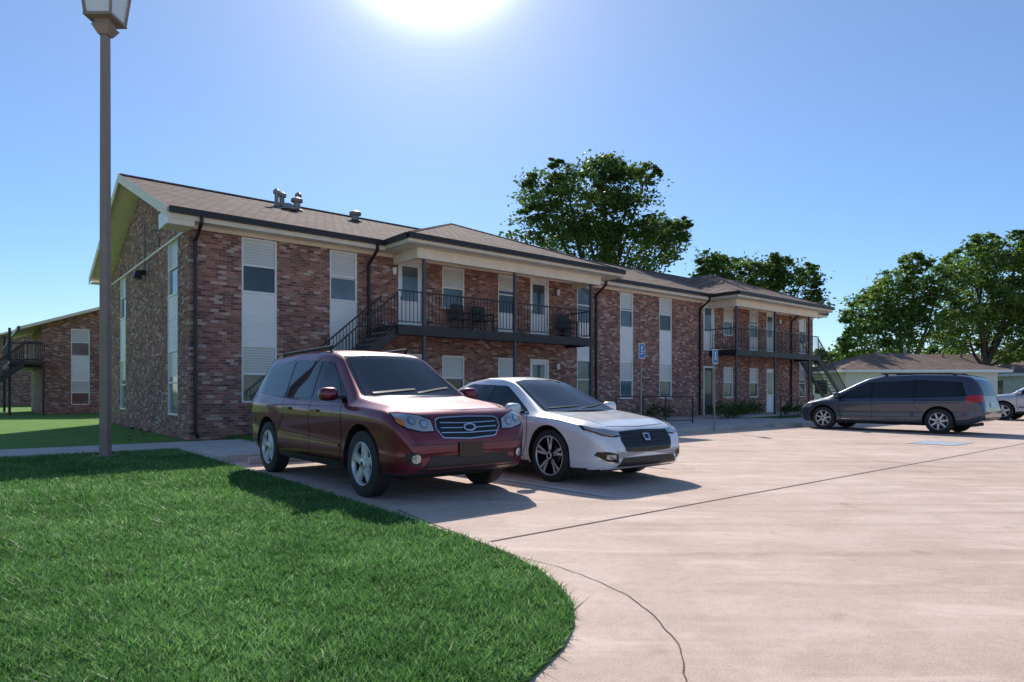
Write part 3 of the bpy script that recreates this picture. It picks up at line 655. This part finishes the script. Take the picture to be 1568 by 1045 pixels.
    for sy in (-1,1):
        n1,n2=16,10; b0=len(d.v); k_=d.mi(paint)
        ex=lambda v_,pw: math.copysign(abs(v_)**pw,v_)
        for j in range(n2+1):
            for i in range(n1):
                t_=2*math.pi*i/n1; ph=-math.pi/2+math.pi*j/n2
                d.v.append((mx+.09*ex(math.cos(ph),.6)*ex(math.cos(t_),.7),sy*(my+.12*ex(math.cos(ph),.6)*ex(math.sin(t_),.7)),mz+.085*ex(math.sin(ph),.7)))
        for j in range(n2):
            for i in range(n1):
                k2=(i+1)%n1; q=(b0+j*n1+i,b0+j*n1+k2,b0+(j+1)*n1+k2,b0+(j+1)*n1+i); d.f.append(q if sy<0 else q[::-1]); d.m.append(k_)
        d.box(mx-.03,mx+.05,min(sy*(my-.2),sy*(my-.05)),max(sy*(my-.2),sy*(my-.05)),mz-.06,mz-.02,black)
    for hx_,hz in p['handles']:
        for sy in (-1,1):
            h_,nn,_,_=bvh.ray_cast(Vector((hx_,sy*3,hz)),Vector((0,-sy,0)))
            y_=h_.y; d.box(hx_-.11,hx_+.11,min(y_-sy*.01,y_+sy*.03),max(y_-sy*.01,y_+sy*.03),hz-.016,hz+.016,p['handle_mat'])
    d.obj('windows_lights_and_trim',e,smooth=True,ang=50)
    if p.get('rails'):
        rr=MB(); z_,y_,a_,b_=p['rails']
        for sy in (-1,1):
            pts=[(a_,sy*y_,z_-.09),(a_+.15,sy*y_,z_),(0,sy*y_,z_+.03),(b_-.2,sy*y_,z_-.01),(b_,sy*y_,z_-.11)]
            for q0,q1 in zip(pts[:-1],pts[1:]): rr.cyl(q0,q1,.022,.022,8,black)
        rr.obj('roof_rails',e,smooth=True)
    wh=MB(); tw=.22
    for sx in (-1,1):
        for sy in (-1,1):
            cy=sy*(Wm-.035-tw/2); r_=R; ra=p['rimf']*R
            wh.lathe([(ra*.9,-tw/2),(r_*.93,-tw/2),(r_,-tw/2+.03),(r_,tw/2-.03),(r_*.985,tw/2-.012),(r_*.93,tw/2),(ra*1.03,tw/2+.004),(ra*1.0,tw/2-.004)],sx*wb/2,r_,40,[tyre]*7,sy,cy)
            wh.lathe([(ra*1.0,tw/2-.002),(ra*.97,tw/2+.002),(ra*.93,tw/2-.01),(ra*.90,tw/2-.05),(ra*.88,tw/2-.12),(ra*.3,tw/2-.12),(.001,tw/2-.12)],sx*wb/2,r_,40,[rimS,rimS,p['rimm'],black,rimD,rimD],sy,cy)
            wh.lathe([(ra*.5,tw/2-.10),(ra*.52,tw/2-.09),(ra*.1,tw/2-.09)],sx*wb/2,r_,24,[chrome,galvd],sy,cy)
            for off_a in np.arange(p['nsp'])*2*math.pi/p['nsp']:
                for da in p['split']:
                    a1=off_a+.3; a2=a1+da
                    def pt(r2,ang,lat,yy): return (sx*wb/2+r2*math.cos(ang)-lat*math.sin(ang),cy+sy*yy,r_+r2*math.sin(ang)+lat*math.cos(ang))
                    wi,wo=p['spw']; y0_,y1_=tw/2-.06,tw/2-.014
                    q=[pt(.04,a1,-wi,y0_),pt(.04,a1,wi,y0_),pt(ra*.93,a2,wo,y0_),pt(ra*.93,a2,-wo,y0_),pt(.04,a1,-wi*.7,y1_-.008),pt(.04,a1,wi*.7,y1_-.008),pt(ra*.93,a2,wo*.7,y1_),pt(ra*.93,a2,-wo*.7,y1_)]
                    wh.hexa(q,p['spm'],p['spf'])
            wh.lathe([(.07,tw/2-.06),(.07,tw/2-.015),(.055,tw/2-.005),(.03,tw/2-.003),(.001,tw/2-.003)],sx*wb/2,r_,20,[p['spm']]*2+[p['spf'],gloss],sy,cy)
    wh.obj('wheels',e,smooth=True,ang=35)
    ub=MB(); ub.box(xr+.4,xf-.45,-Wm+.36,Wm-.36,.22,.5,arch_m)
    for sx in (-1,1): ub.cyl((sx*wb/2,-Wm+.2,R),(sx*wb/2,Wm-.2,R),.05,.05,8,arch_m)
    ub.obj('underbody',e)
    return e
galvd=simple('brake_disc',(.25,.25,.26),.35,.8)
def paintm(name,col,metal=.5,rough=.32,coat=1):
    m,nt,b=_mat(name); L=nt.links; b.inputs['Base Color'].default_value=c4(col); b.inputs['Metallic'].default_value=metal; b.inputs['Roughness'].default_value=rough
    b.inputs['Coat Weight'].default_value=coat; b.inputs['Coat Roughness'].default_value=.025
    tc=N(nt,'ShaderNodeTexCoord'); n=N(nt,'ShaderNodeTexNoise',Scale=900,Detail=1); L.new(tc.outputs['Object'],n.inputs[0])
    n2=N(nt,'ShaderNodeTexNoise',Scale=2,Detail=4); L.new(tc.outputs['Object'],n2.inputs[0])
    L.new(mix(nt,.3,col,ramp(nt,n.outputs[0],[(.3,[x*.6 for x in col]),(.7,[min(1,x*1.5) for x in col])])),b.inputs['Base Color'])
    L.new(ramp(nt,n2.outputs[0],[(.3,(rough*.9,)*3),(.7,(rough*1.25,)*3)]),b.inputs['Roughness'])
    return m
maroon=paintm('maroon_paint',(.15,.010,.026),.55,.4,.8); pearl=paintm('pearl_white_paint',(.74,.75,.79),.1,.35); slate=paintm('slate_paint',(.06,.068,.10)); lightp=paintm('light_blue_paint',(.45,.5,.58))
# --- SUV
def suv_detail(P,Sm):
    P([(1.12,1.115),(.2,1.13),(-1.0,1.155),(-2.2,1.24)],[(1.05,1.18),(.30,1.66),(-1.0,1.73),(-1.98,1.65)],'side',gloss,.004,40,10)
    P([(.98,1.15),(.6,1.155),(.10,1.16)],[(.96,1.165),(.35,1.625),(.12,1.66)],'side',cglass,.009)
    P([(.03,1.16),(-.4,1.165),(-.85,1.17)],[(.03,1.665),(-.4,1.69),(-.85,1.695)],'side',cglass,.009)
    P([(-.93,1.175),(-1.5,1.195),(-2.08,1.26)],[(-.93,1.695),(-1.4,1.69),(-1.89,1.62)],'side',cglass,.009)
    P([(-.76,1.19),(-.4,1.175),(0,1.17),(.4,1.175),(.76,1.19)],[(-.6,1.735),(-.3,1.77),(0,1.775),(.3,1.77),(.6,1.735)],'front',gloss,.004,30,16,(1,))
    P([(-.72,1.21),(-.4,1.195),(0,1.19),(.4,1.195),(.72,1.21)],[(-.575,1.715),(-.3,1.745),(0,1.75),(.3,1.745),(.575,1.715)],'front',cglass,.009,30,16,(1,))
    P([(-.62,1.22),(0,1.2),(.62,1.22)],[(-.54,1.66),(0,1.70),(.54,1.66)],'back',cglass,.006,24,12,(1,))
    Sm([(-.6,1.22),(-.1,1.26),(.05,1.27)],'front',black,.02,.02,16,(1,)); Sm([(.05,1.22),(.4,1.27),(.6,1.29)],'front',black,.02,.02,16,(1,))
    P([(.47,.79),(.64,.79),(.82,.83),(.91,.90)],[(.49,.93),(.64,.99),(.82,1.02),(.905,1.015)],'front',gloss,.004)
    P([(.49,.805),(.64,.805),(.81,.845),(.90,.91)],[(.51,.92),(.64,.975),(.81,1.005),(.895,1.0)],'front',headl,.009)
    P([(.83,.86),(.87,.88),(.90,.915)],[(.83,.93),(.87,.95),(.895,.96)],'front',amber,.012,10,4)
    tt=np.linspace(0,math.pi,9)
    for cy_,cz_,rr_ in ((.61,.885,.05),(.745,.92,.045)):
        P([(cy_+rr_*math.cos(a),cz_-rr_*math.sin(a)) for a in tt[::-1]],[(cy_+rr_*math.cos(a),cz_+rr_*math.sin(a)) for a in tt[::-1]],'front',galvd,.013,12,4)
        P([(cy_+rr_*.7*math.cos(a),cz_-rr_*.7*math.sin(a)) for a in tt[::-1]],[(cy_+rr_*.7*math.cos(a),cz_+rr_*.7*math.sin(a)) for a in tt[::-1]],'front',chrome,.016,12,4)
    P([(-.46,.84),(-.38,.72),(0,.70),(.38,.72),(.46,.84)],[(-.45,.93),(-.40,.955),(0,.965),(.40,.955),(.45,.93)],'front',chrome,.005,30,10,(1,))
    P([(-.445,.84),(-.37,.732),(0,.712),(.37,.732),(.445,.84)],[(-.435,.92),(-.39,.942),(0,.952),(.39,.942),(.435,.92)],'front',gloss,.010,30,10,(1,))
    for z_ in (.775,.83,.885): P([(-.40,z_),(0,z_-.01),(.40,z_)],[(-.40,z_+.010),(0,z_),(.40,z_+.010)],'front',chrome,.018,20,1,(1,))
    P([(.09*math.cos(a),.83-.045*math.sin(a)) for a in tt[::-1]],[(.09*math.cos(a),.83+.045*math.sin(a)) for a in tt[::-1]],'front',chrome,.026,16,4,(1,))
    P([(.065*math.cos(a),.83-.028*math.sin(a)) for a in tt[::-1]],[(.065*math.cos(a),.83+.028*math.sin(a)) for a in tt[::-1]],'front',gloss,.030,16,4,(1,))
    P([(-.66,.36),(0,.35),(.66,.36)],[(-.54,.52),(0,.53),(.54,.52)],'front',black,.008,24,4,(1,))
    P([(-.17,.50),(0,.50),(.17,.50)],[(-.17,.67),(0,.67),(.17,.67)],'front',gloss,.02,10,4,(1,))
    Sm([(-.86,.665),(-.5,.655),(0,.65),(.5,.655),(.86,.665)],'front',gloss,.010,.004,30,(1,))
    P([(.67,.42),(.77,.44),(.84,.5)],[(.67,.56),(.77,.58),(.84,.58)],'front',black,.006,10,5); 
    P([(.73+.05*math.cos(a),.505-.05*math.sin(a)) for a in tt[::-1]],[(.73+.05*math.cos(a),.505+.05*math.sin(a)) for a in tt[::-1]],'front',headl,.012,12,4)
    Sm([(1.02,1.12),(1.08,.95),(1.05,.55),(.98,.36)],'side',gloss); Sm([(.06,1.14),(.06,.8),(.05,.36)],'side',gloss); Sm([(-.9,1.14),(-.9,.9),(-1.05,.75),(-1.12,.68)],'side',gloss)
    Sm([(.98,.40),(.0,.40),(-1.1,.42)],'side',gloss); P([(1.1,.30),(0,.30),(-1.1,.30)],[(1.1,.385),(0,.385),(-1.1,.385)],'side',black,.012)
    P([(1.0,.56),(0,.57),(-1.05,.60)],[(1.0,.60),(0,.61),(-1.05,.64)],'side',maroon,.016)
    Sm([(-1.95,1.0),(-2.1,.98),(-2.15,.72)],'side',gloss,.01)
    P([(-2.28,.97),(-2.36,.97),(-2.46,1.0)],[(-2.2,1.24),(-2.3,1.26),(-2.38,1.27)],'side',red,.006)
    Sm([(1.25,.76),(1.7,.74),(2.2,.66)],'top',gloss,.012); Sm([(2.22,-.66),(2.27,0),(2.22,.66)],'top',gloss,.012,.003,24,(1,))
SUV=dict(wb=3.15,R=.395,RA=.465,rimf=.66,rimm=rimS,nsp=5,split=(0,),spw=(.06,.045),spm=rimS,spf=rimS,sill=.33,sig=.035,
 top=[(-2.53,.72),(-2.50,.98),(-2.47,1.2),(-2.38,1.48),(-2.25,1.74),(-2.05,1.83),(-1.0,1.87),(-.2,1.855),(.2,1.815),(.42,1.75),(1.26,1.19),(1.5,1.155),(2.0,1.10),(2.27,1.04),(2.38,.98),(2.44,.86),(2.475,.68)],
 belt=[(-2.53,.70),(-2.46,1.0),(-2.3,1.16),(-1.5,1.14),(0,1.10),(1.2,1.085),(1.6,1.07),(2.1,1.03),(2.35,.93),(2.44,.80),(2.475,.64)],
 wr=[(-2.53,.62),(-2.3,.68),(-2.0,.70),(0,.715),(.42,.69),(1.25,.82),(2.0,.78),(2.3,.72),(2.475,.6)],
 w=[(-2.53,.78),(-2.46,.90),(-2.3,.955),(-1.9,.975),(0,.975),(1.8,.98),(2.15,.965),(2.34,.93),(2.43,.85),(2.475,.74)],
 bot=[(-2.53,.52),(-2.45,.42),(-2.2,.32),(-1.9,.28),(1.9,.26),(2.25,.28),(2.4,.32),(2.475,.38)],
 mirror=(.95,1.08,1.22),handles=[(.28,1.0),(-.68,1.015)],handle_mat=maroon,detail=suv_detail,rails=(1.85,.60,-1.9,.15))
H=math.atan2(-V.y,-V.x)
hd=-V
cen=Vector((-1.72,7.85))-hd*(3.15/2)+U*.86
car('suv',cen,H,SUV,maroon)
# --- sedan
def sedan_detail(P,Sm):
    P([(1.02,.93),(.2,.955),(-1.0,.99),(-1.62,1.05)],[(.98,.96),(.22,1.34),(-.75,1.375),(-1.5,1.12)],'side',gloss,.004,44,10)
    P([(.92,.955),(.5,.965),(.02,.975)],[(.90,.965),(.3,1.29),(.03,1.345)],'side',cglass,.009)
    P([(-.06,.98),(-.5,.99),(-.95,1.0)],[(-.06,1.35),(-.5,1.36),(-.80,1.34)],'side',cglass,.009)
    P([(-1.0,1.005),(-1.3,1.02),(-1.52,1.05)],[(-.86,1.325),(-1.15,1.23),(-1.46,1.09)],'side',cglass,.009)
    Sm([(1.0,.945),(.2,.955),(-1.0,.985),(-1.62,1.045)],'side',chrome,.014,.012)
    P([(-.74,.97),(-.4,.955),(0,.95),(.4,.955),(.74,.97)],[(-.53,1.40),(-.3,1.435),(0,1.44),(.3,1.435),(.53,1.40)],'front',gloss,.004,30,16,(1,))
    P([(-.70,.985),(-.4,.97),(0,.965),(.4,.97),(.70,.985)],[(-.50,1.385),(-.3,1.415),(0,1.42),(.3,1.415),(.50,1.385)],'front',cglass,.009,30,16,(1,))
    P([(-.58,1.18),(0,1.18),(.58,1.18)],[(-.46,1.42),(0,1.44),(.46,1.42)],'back',cglass,.006,24,10,(1,))
    P([(.46,.66),(.64,.65),(.80,.68),(.90,.745)],[(.46,.72),(.64,.745),(.80,.775),(.895,.805)],'front',gloss,.005)
    P([(.50,.672),(.64,.667),(.79,.70),(.885,.76)],[(.50,.71),(.64,.73),(.79,.755),(.88,.785)],'front',headl,.010)
    Sm([(.49,.714),(.64,.738),(.80,.768),(.89,.80)],'front',plate,.012,.013)
    Sm([(.62,.657),(.78,.687),(.88,.745)],'front',amber,.012,.013)
    P([(-.52,.61),(-.46,.46),(0,.44),(.46,.46),(.52,.61)],[(-.48,.685),(-.44,.69),(0,.70),(.44,.69),(.48,.685)],'front',gloss,.008,30,8,(1,))
    P([(-.49,.685),(0,.70),(.49,.685)],[(-.48,.715),(0,.73),(.48,.715)],'front',rimD,.014,24,2,(1,))
    for z_ in (.48,.53,.58,.63): P([(-.45,z_),(0,z_-.01),(.45,z_)],[(-.45,z_+.012),(0,z_+.002),(.45,z_+.012)],'front',black,.016,20,1,(1,))
    P([(-.055,.585),(0,.585),(.055,.585)],[(-.07,.675),(0,.68),(.07,.675)],'front',chrome,.022,8,4,(1,)); P([(-.03,.61),(0,.61),(.03,.61)],[(-.035,.66),(0,.66),(.035,.66)],'front',gloss,.026,8,4,(1,))
    P([(-.62,.27),(0,.26),(.62,.27)],[(-.52,.385),(0,.385),(.52,.385)],'front',black,.008,24,4,(1,))
    P([(.60,.33),(.74,.34),(.86,.42)],[(.62,.44),(.74,.47),(.84,.47)],'front',gloss,.006,14,5); Sm([(.60,.325),(.74,.335),(.85,.40)],'front',chrome,.012,.012)
    P([(.66,.375),(.71,.37),(.76,.38)],[(.66,.425),(.71,.43),(.76,.43)],'front',headl,.012,6,3)
    Sm([(.98,.93),(1.05,.8),(1.0,.5),(.92,.32)],'side',gloss,.01); Sm([(-.02,.95),(-.02,.7),(-.04,.32)],'side',gloss,.01); Sm([(-.95,.98),(-.98,.8),(-1.12,.62)],'side',gloss,.01)
    P([(1.05,.20),(0,.20),(-1.05,.20)],[(1.05,.27),(0,.27),(-1.05,.27)],'side',black,.01); Sm([(.95,.33),(0,.33),(-1.0,.35)],'side',gloss,.008)
    Sm([(1.2,.74),(1.7,.72),(2.2,.60)],'top',gloss,.01); Sm([(2.24,-.6),(2.29,0),(2.24,.6)],'top',gloss,.01,.003,24,(1,))
    P([(-2.3,.80),(-2.4,.80),(-2.5,.82)],[(-2.2,.93),(-2.3,.94),(-2.44,.95)],'side',red,.006)
    Sm([(-.6,1.0),(-.1,1.02),(.05,1.03)],'front',black,.015,.018,16,(1,)); Sm([(.05,.99),(.4,1.02),(.6,1.05)],'front',black,.015,.018,16,(1,))
SED=dict(wb=2.95,R=.365,RA=.415,rimf=.76,rimm=gloss,nsp=5,split=(.16,-.16),spw=(.025,.028),spm=gloss,spf=rimS,sill=.235,sig=.04,
 top=[(-2.58,.60),(-2.53,.86),(-2.42,1.03),(-2.2,1.075),(-1.9,1.10),(-1.55,1.20),(-.95,1.42),(-.4,1.495),(.0,1.49),(.25,1.44),(.45,1.36),(1.2,.97),(1.5,.935),(2.0,.865),(2.28,.785),(2.4,.70),(2.46,.60),(2.48,.52)],
 belt=[(-2.58,.58),(-2.45,.88),(-2.2,.98),(-1.5,.985),(0,.935),(1.15,.90),(1.6,.88),(2.1,.80),(2.35,.69),(2.48,.48)],
 wr=[(-2.58,.55),(-2.3,.70),(-1.9,.68),(-1.4,.58),(-.6,.565),(0,.58),(.4,.60),(1.2,.79),(2.0,.74),(2.3,.66),(2.48,.52)],
 w=[(-2.58,.70),(-2.48,.84),(-2.2,.91),(-1.5,.94),(0,.935),(1.5,.95),(2.0,.935),(2.28,.885),(2.41,.80),(2.48,.66)],
 bot=[(-2.58,.42),(-2.45,.32),(-2.1,.22),(-1.8,.19),(1.9,.18),(2.25,.19),(2.4,.22),(2.48,.30)],
 mirror=(.84,1.03,1.0),handles=[(.25,.83),(-.72,.855)],handle_mat=pearl,detail=sedan_detail)
cen=Vector((.55,9.15))-hd*(2.95/2)+U*.86
car('sedan',cen,H,SED,pearl)
# --- minivan
def van_detail(P,Sm):
    P([(1.35,1.02),(.2,1.05),(-1.2,1.07),(-2.4,1.12)],[(1.3,1.06),(.35,1.54),(-1.2,1.60),(-2.25,1.52)],'side',gloss,.004,44,10)
    P([(.95,1.06),(.6,1.07),(.22,1.08)],[(.90,1.23),(.45,1.48),(.22,1.52)],'side',cglass,.009)
    P([(.12,1.08),(-.4,1.08),(-1.0,1.09)],[(.12,1.53),(-.4,1.555),(-1.0,1.56)],'side',cglass,.009)
    P([(-1.1,1.09),(-1.7,1.1),(-2.3,1.14)],[(-1.1,1.56),(-1.7,1.55),(-2.15,1.49)],'side',cglass,.009)
    P([(-.74,1.12),(0,1.10),(.74,1.12)],[(-.58,1.62),(0,1.66),(.58,1.62)],'front',cglass,.008,30,14,(1,))
    P([(-.66,1.12),(0,1.12),(.66,1.12)],[(-.56,1.58),(0,1.60),(.56,1.58)],'back',cglass,.006,24,10,(1,))
    P([(-2.42,.93),(-2.6,.93),(-2.74,.95)],[(-2.36,1.1),(-2.5,1.14),(-2.66,1.16)],'side',red,.006)
    P([(.62,.93),(.74,.93),(.84,.95)],[(.56,1.13),(.68,1.15),(.76,1.16)],'back',red,.008)
    P([(-.2,.8),(0,.8),(.2,.8)],[(-.2,.93),(0,.93),(.2,.93)],'back',plate,.01,6,3,(1,)); P([(-.7,.42),(0,.4),(.7,.42)],[(-.7,.5),(0,.5),(.7,.5)],'back',black,.008,20,3,(1,))
    P([(.5,.68),(.7,.68),(.86,.74)],[(.5,.80),(.7,.84),(.86,.86)],'front',headl,.008)
    P([(2.1,.74),(2.3,.72),(2.45,.7)],[(2.05,.86),(2.25,.84),(2.4,.8)],'side',headl,.008)
    Sm([(1.15,1.0),(1.2,.8),(1.1,.34)],'side',gloss); Sm([(.17,1.05),(.17,.8),(.15,.34)],'side',gloss); Sm([(-1.05,1.06),(-1.05,.8),(-1.25,.68)],'side',gloss)
    Sm([(-1.05,.99),(-1.8,.99),(-2.3,1.0)],'side',gloss,.018); Sm([(1.1,.37),(0,.37),(-1.2,.37)],'side',chrome,.016,.01)
    P([(1.2,.24),(0,.24),(-1.2,.24)],[(1.2,.33),(0,.33),(-1.2,.33)],'side',black,.01)
VAN=dict(wb=3.4,R=.375,RA=.44,rimf=.68,rimm=rimS,nsp=7,split=(0,),spw=(.035,.028),spm=rimS,spf=rimS,sill=.29,
 top=[(-2.82,.72),(-2.79,.98),(-2.72,1.25),(-2.6,1.55),(-2.45,1.70),(-2.1,1.765),(-1,1.79),(0,1.77),(.35,1.71),(.6,1.60),(1.55,1.10),(1.8,1.05),(2.25,.95),(2.5,.83),(2.6,.72),(2.65,.6)],
 belt=[(-2.82,.70),(-2.7,1.0),(-2.4,1.08),(0,1.02),(1.4,.98),(1.8,.96),(2.3,.86),(2.5,.74),(2.65,.54)],
 wr=[(-2.82,.62),(-2.5,.68),(-2,.69),(0,.71),(.5,.69),(1.5,.80),(2.2,.72),(2.65,.48)],
 w=[(-2.82,.80),(-2.7,.92),(-2.4,.965),(0,.975),(1.8,.97),(2.2,.93),(2.45,.84),(2.65,.6)],
 bot=[(-2.82,.48),(-2.7,.38),(-2.4,.28),(-2,.25),(2.0,.22),(2.4,.25),(2.65,.38)],
 mirror=(1.18,1.09,1.14),handles=[(.4,.94),(-.05,.95)],handle_mat=slate,detail=van_detail,rails=(1.79,.6,-2.1,.0))
cen=Vector(((10.44+12.6)/2,(22.1+19.4)/2))+U*.9
car('minivan',cen,H+math.pi,VAN,slate)
car('suv',Vector((23.2,28.2)),H+math.pi,dict(SUV,handle_mat=lightp),lightp)
# ------------------------------------------------------------------ light & sky
EL=math.radians(37); AZ=math.radians(-7)
sd=Vector((math.sin(AZ)*math.cos(EL),math.cos(AZ)*math.cos(EL),math.sin(EL)))
l=D.lights.new('sun','SUN'); l.energy=5; l.angle=math.radians(.53); l.color=(1,.93,.84)
lo=D.objects.new('sun',l); S.collection.objects.link(lo); lo.rotation_euler=sd.to_track_quat('Z','Y').to_euler()
wd=D.worlds.new('World'); S.world=wd; wd.use_nodes=True; nt=wd.node_tree; bg=nt.nodes['Background']
sky=N(nt,'ShaderNodeTexSky'); sky.sky_type='NISHITA'; sky.sun_disc=False; sky.sun_elevation=EL; sky.sun_rotation=AZ%(2*math.pi); sky.air_density=1.0; sky.dust_density=.15; sky.ozone_density=2.5
tc=N(nt,'ShaderNodeTexCoord'); sz=N(nt,'ShaderNodeSeparateXYZ'); nt.links.new(tc.outputs['Generated'],sz.inputs[0])
hz=ramp(nt,sz.outputs[2],[(0,(.60,.72,.90)),(.2,(.70,.79,.92)),(.5,(.95,.93,.95))])
sc=mix(nt,1,sky.outputs[0],hz,'MULTIPLY')
hs=N(nt,'ShaderNodeHueSaturation'); hs.inputs['Saturation'].default_value=1.06; nt.links.new(sc,hs.inputs['Color'])
nt.links.new(hs.outputs[0],bg.inputs['Color']); bg.inputs['Strength'].default_value=.15
dt=N(nt,'ShaderNodeVectorMath',operation='DOT_PRODUCT'); dt.inputs[1].default_value=sd; nt.links.new(tc.outputs['Generated'],dt.inputs[0])
mx=N(nt,'ShaderNodeMath',operation='MAXIMUM'); mx.inputs[1].default_value=0; nt.links.new(dt.outputs['Value'],mx.inputs[0])
def pw(n_,a_):
    p_=N(nt,'ShaderNodeMath',operation='POWER'); p_.inputs[1].default_value=n_; nt.links.new(mx.outputs[0],p_.inputs[0])
    q=N(nt,'ShaderNodeMath',operation='MULTIPLY'); q.inputs[1].default_value=a_; nt.links.new(p_.outputs[0],q.inputs[0]); return q.outputs[0]
ad=N(nt,'ShaderNodeMath',operation='ADD'); nt.links.new(pw(75,.28),ad.inputs[0]); nt.links.new(pw(420,26),ad.inputs[1])
bg2=N(nt,'ShaderNodeBackground'); bg2.inputs['Color'].default_value=(1,.98,.95,1); nt.links.new(ad.outputs[0],bg2.inputs['Strength'])
ash=N(nt,'ShaderNodeAddShader'); nt.links.new(bg.outputs[0],ash.inputs[0]); nt.links.new(bg2.outputs[0],ash.inputs[1]); nt.links.new(ash.outputs[0],nt.nodes['World Output'].inputs['Surface'])
# ------------------------------------------------------------------ camera
cam=D.cameras.new('camera'); co=D.objects.new('camera',cam); S.collection.objects.link(co); co.location=(0,0,1.25); co.rotation_euler=(math.radians(90),0,0)
cam.sensor_width=36; cam.lens=1008/1568*36; cam.shift_y=77.5/1568; cam.clip_end=3000; S.camera=co
S.view_settings.view_transform='Standard'; S.view_settings.look='None'; S.view_settings.exposure=0
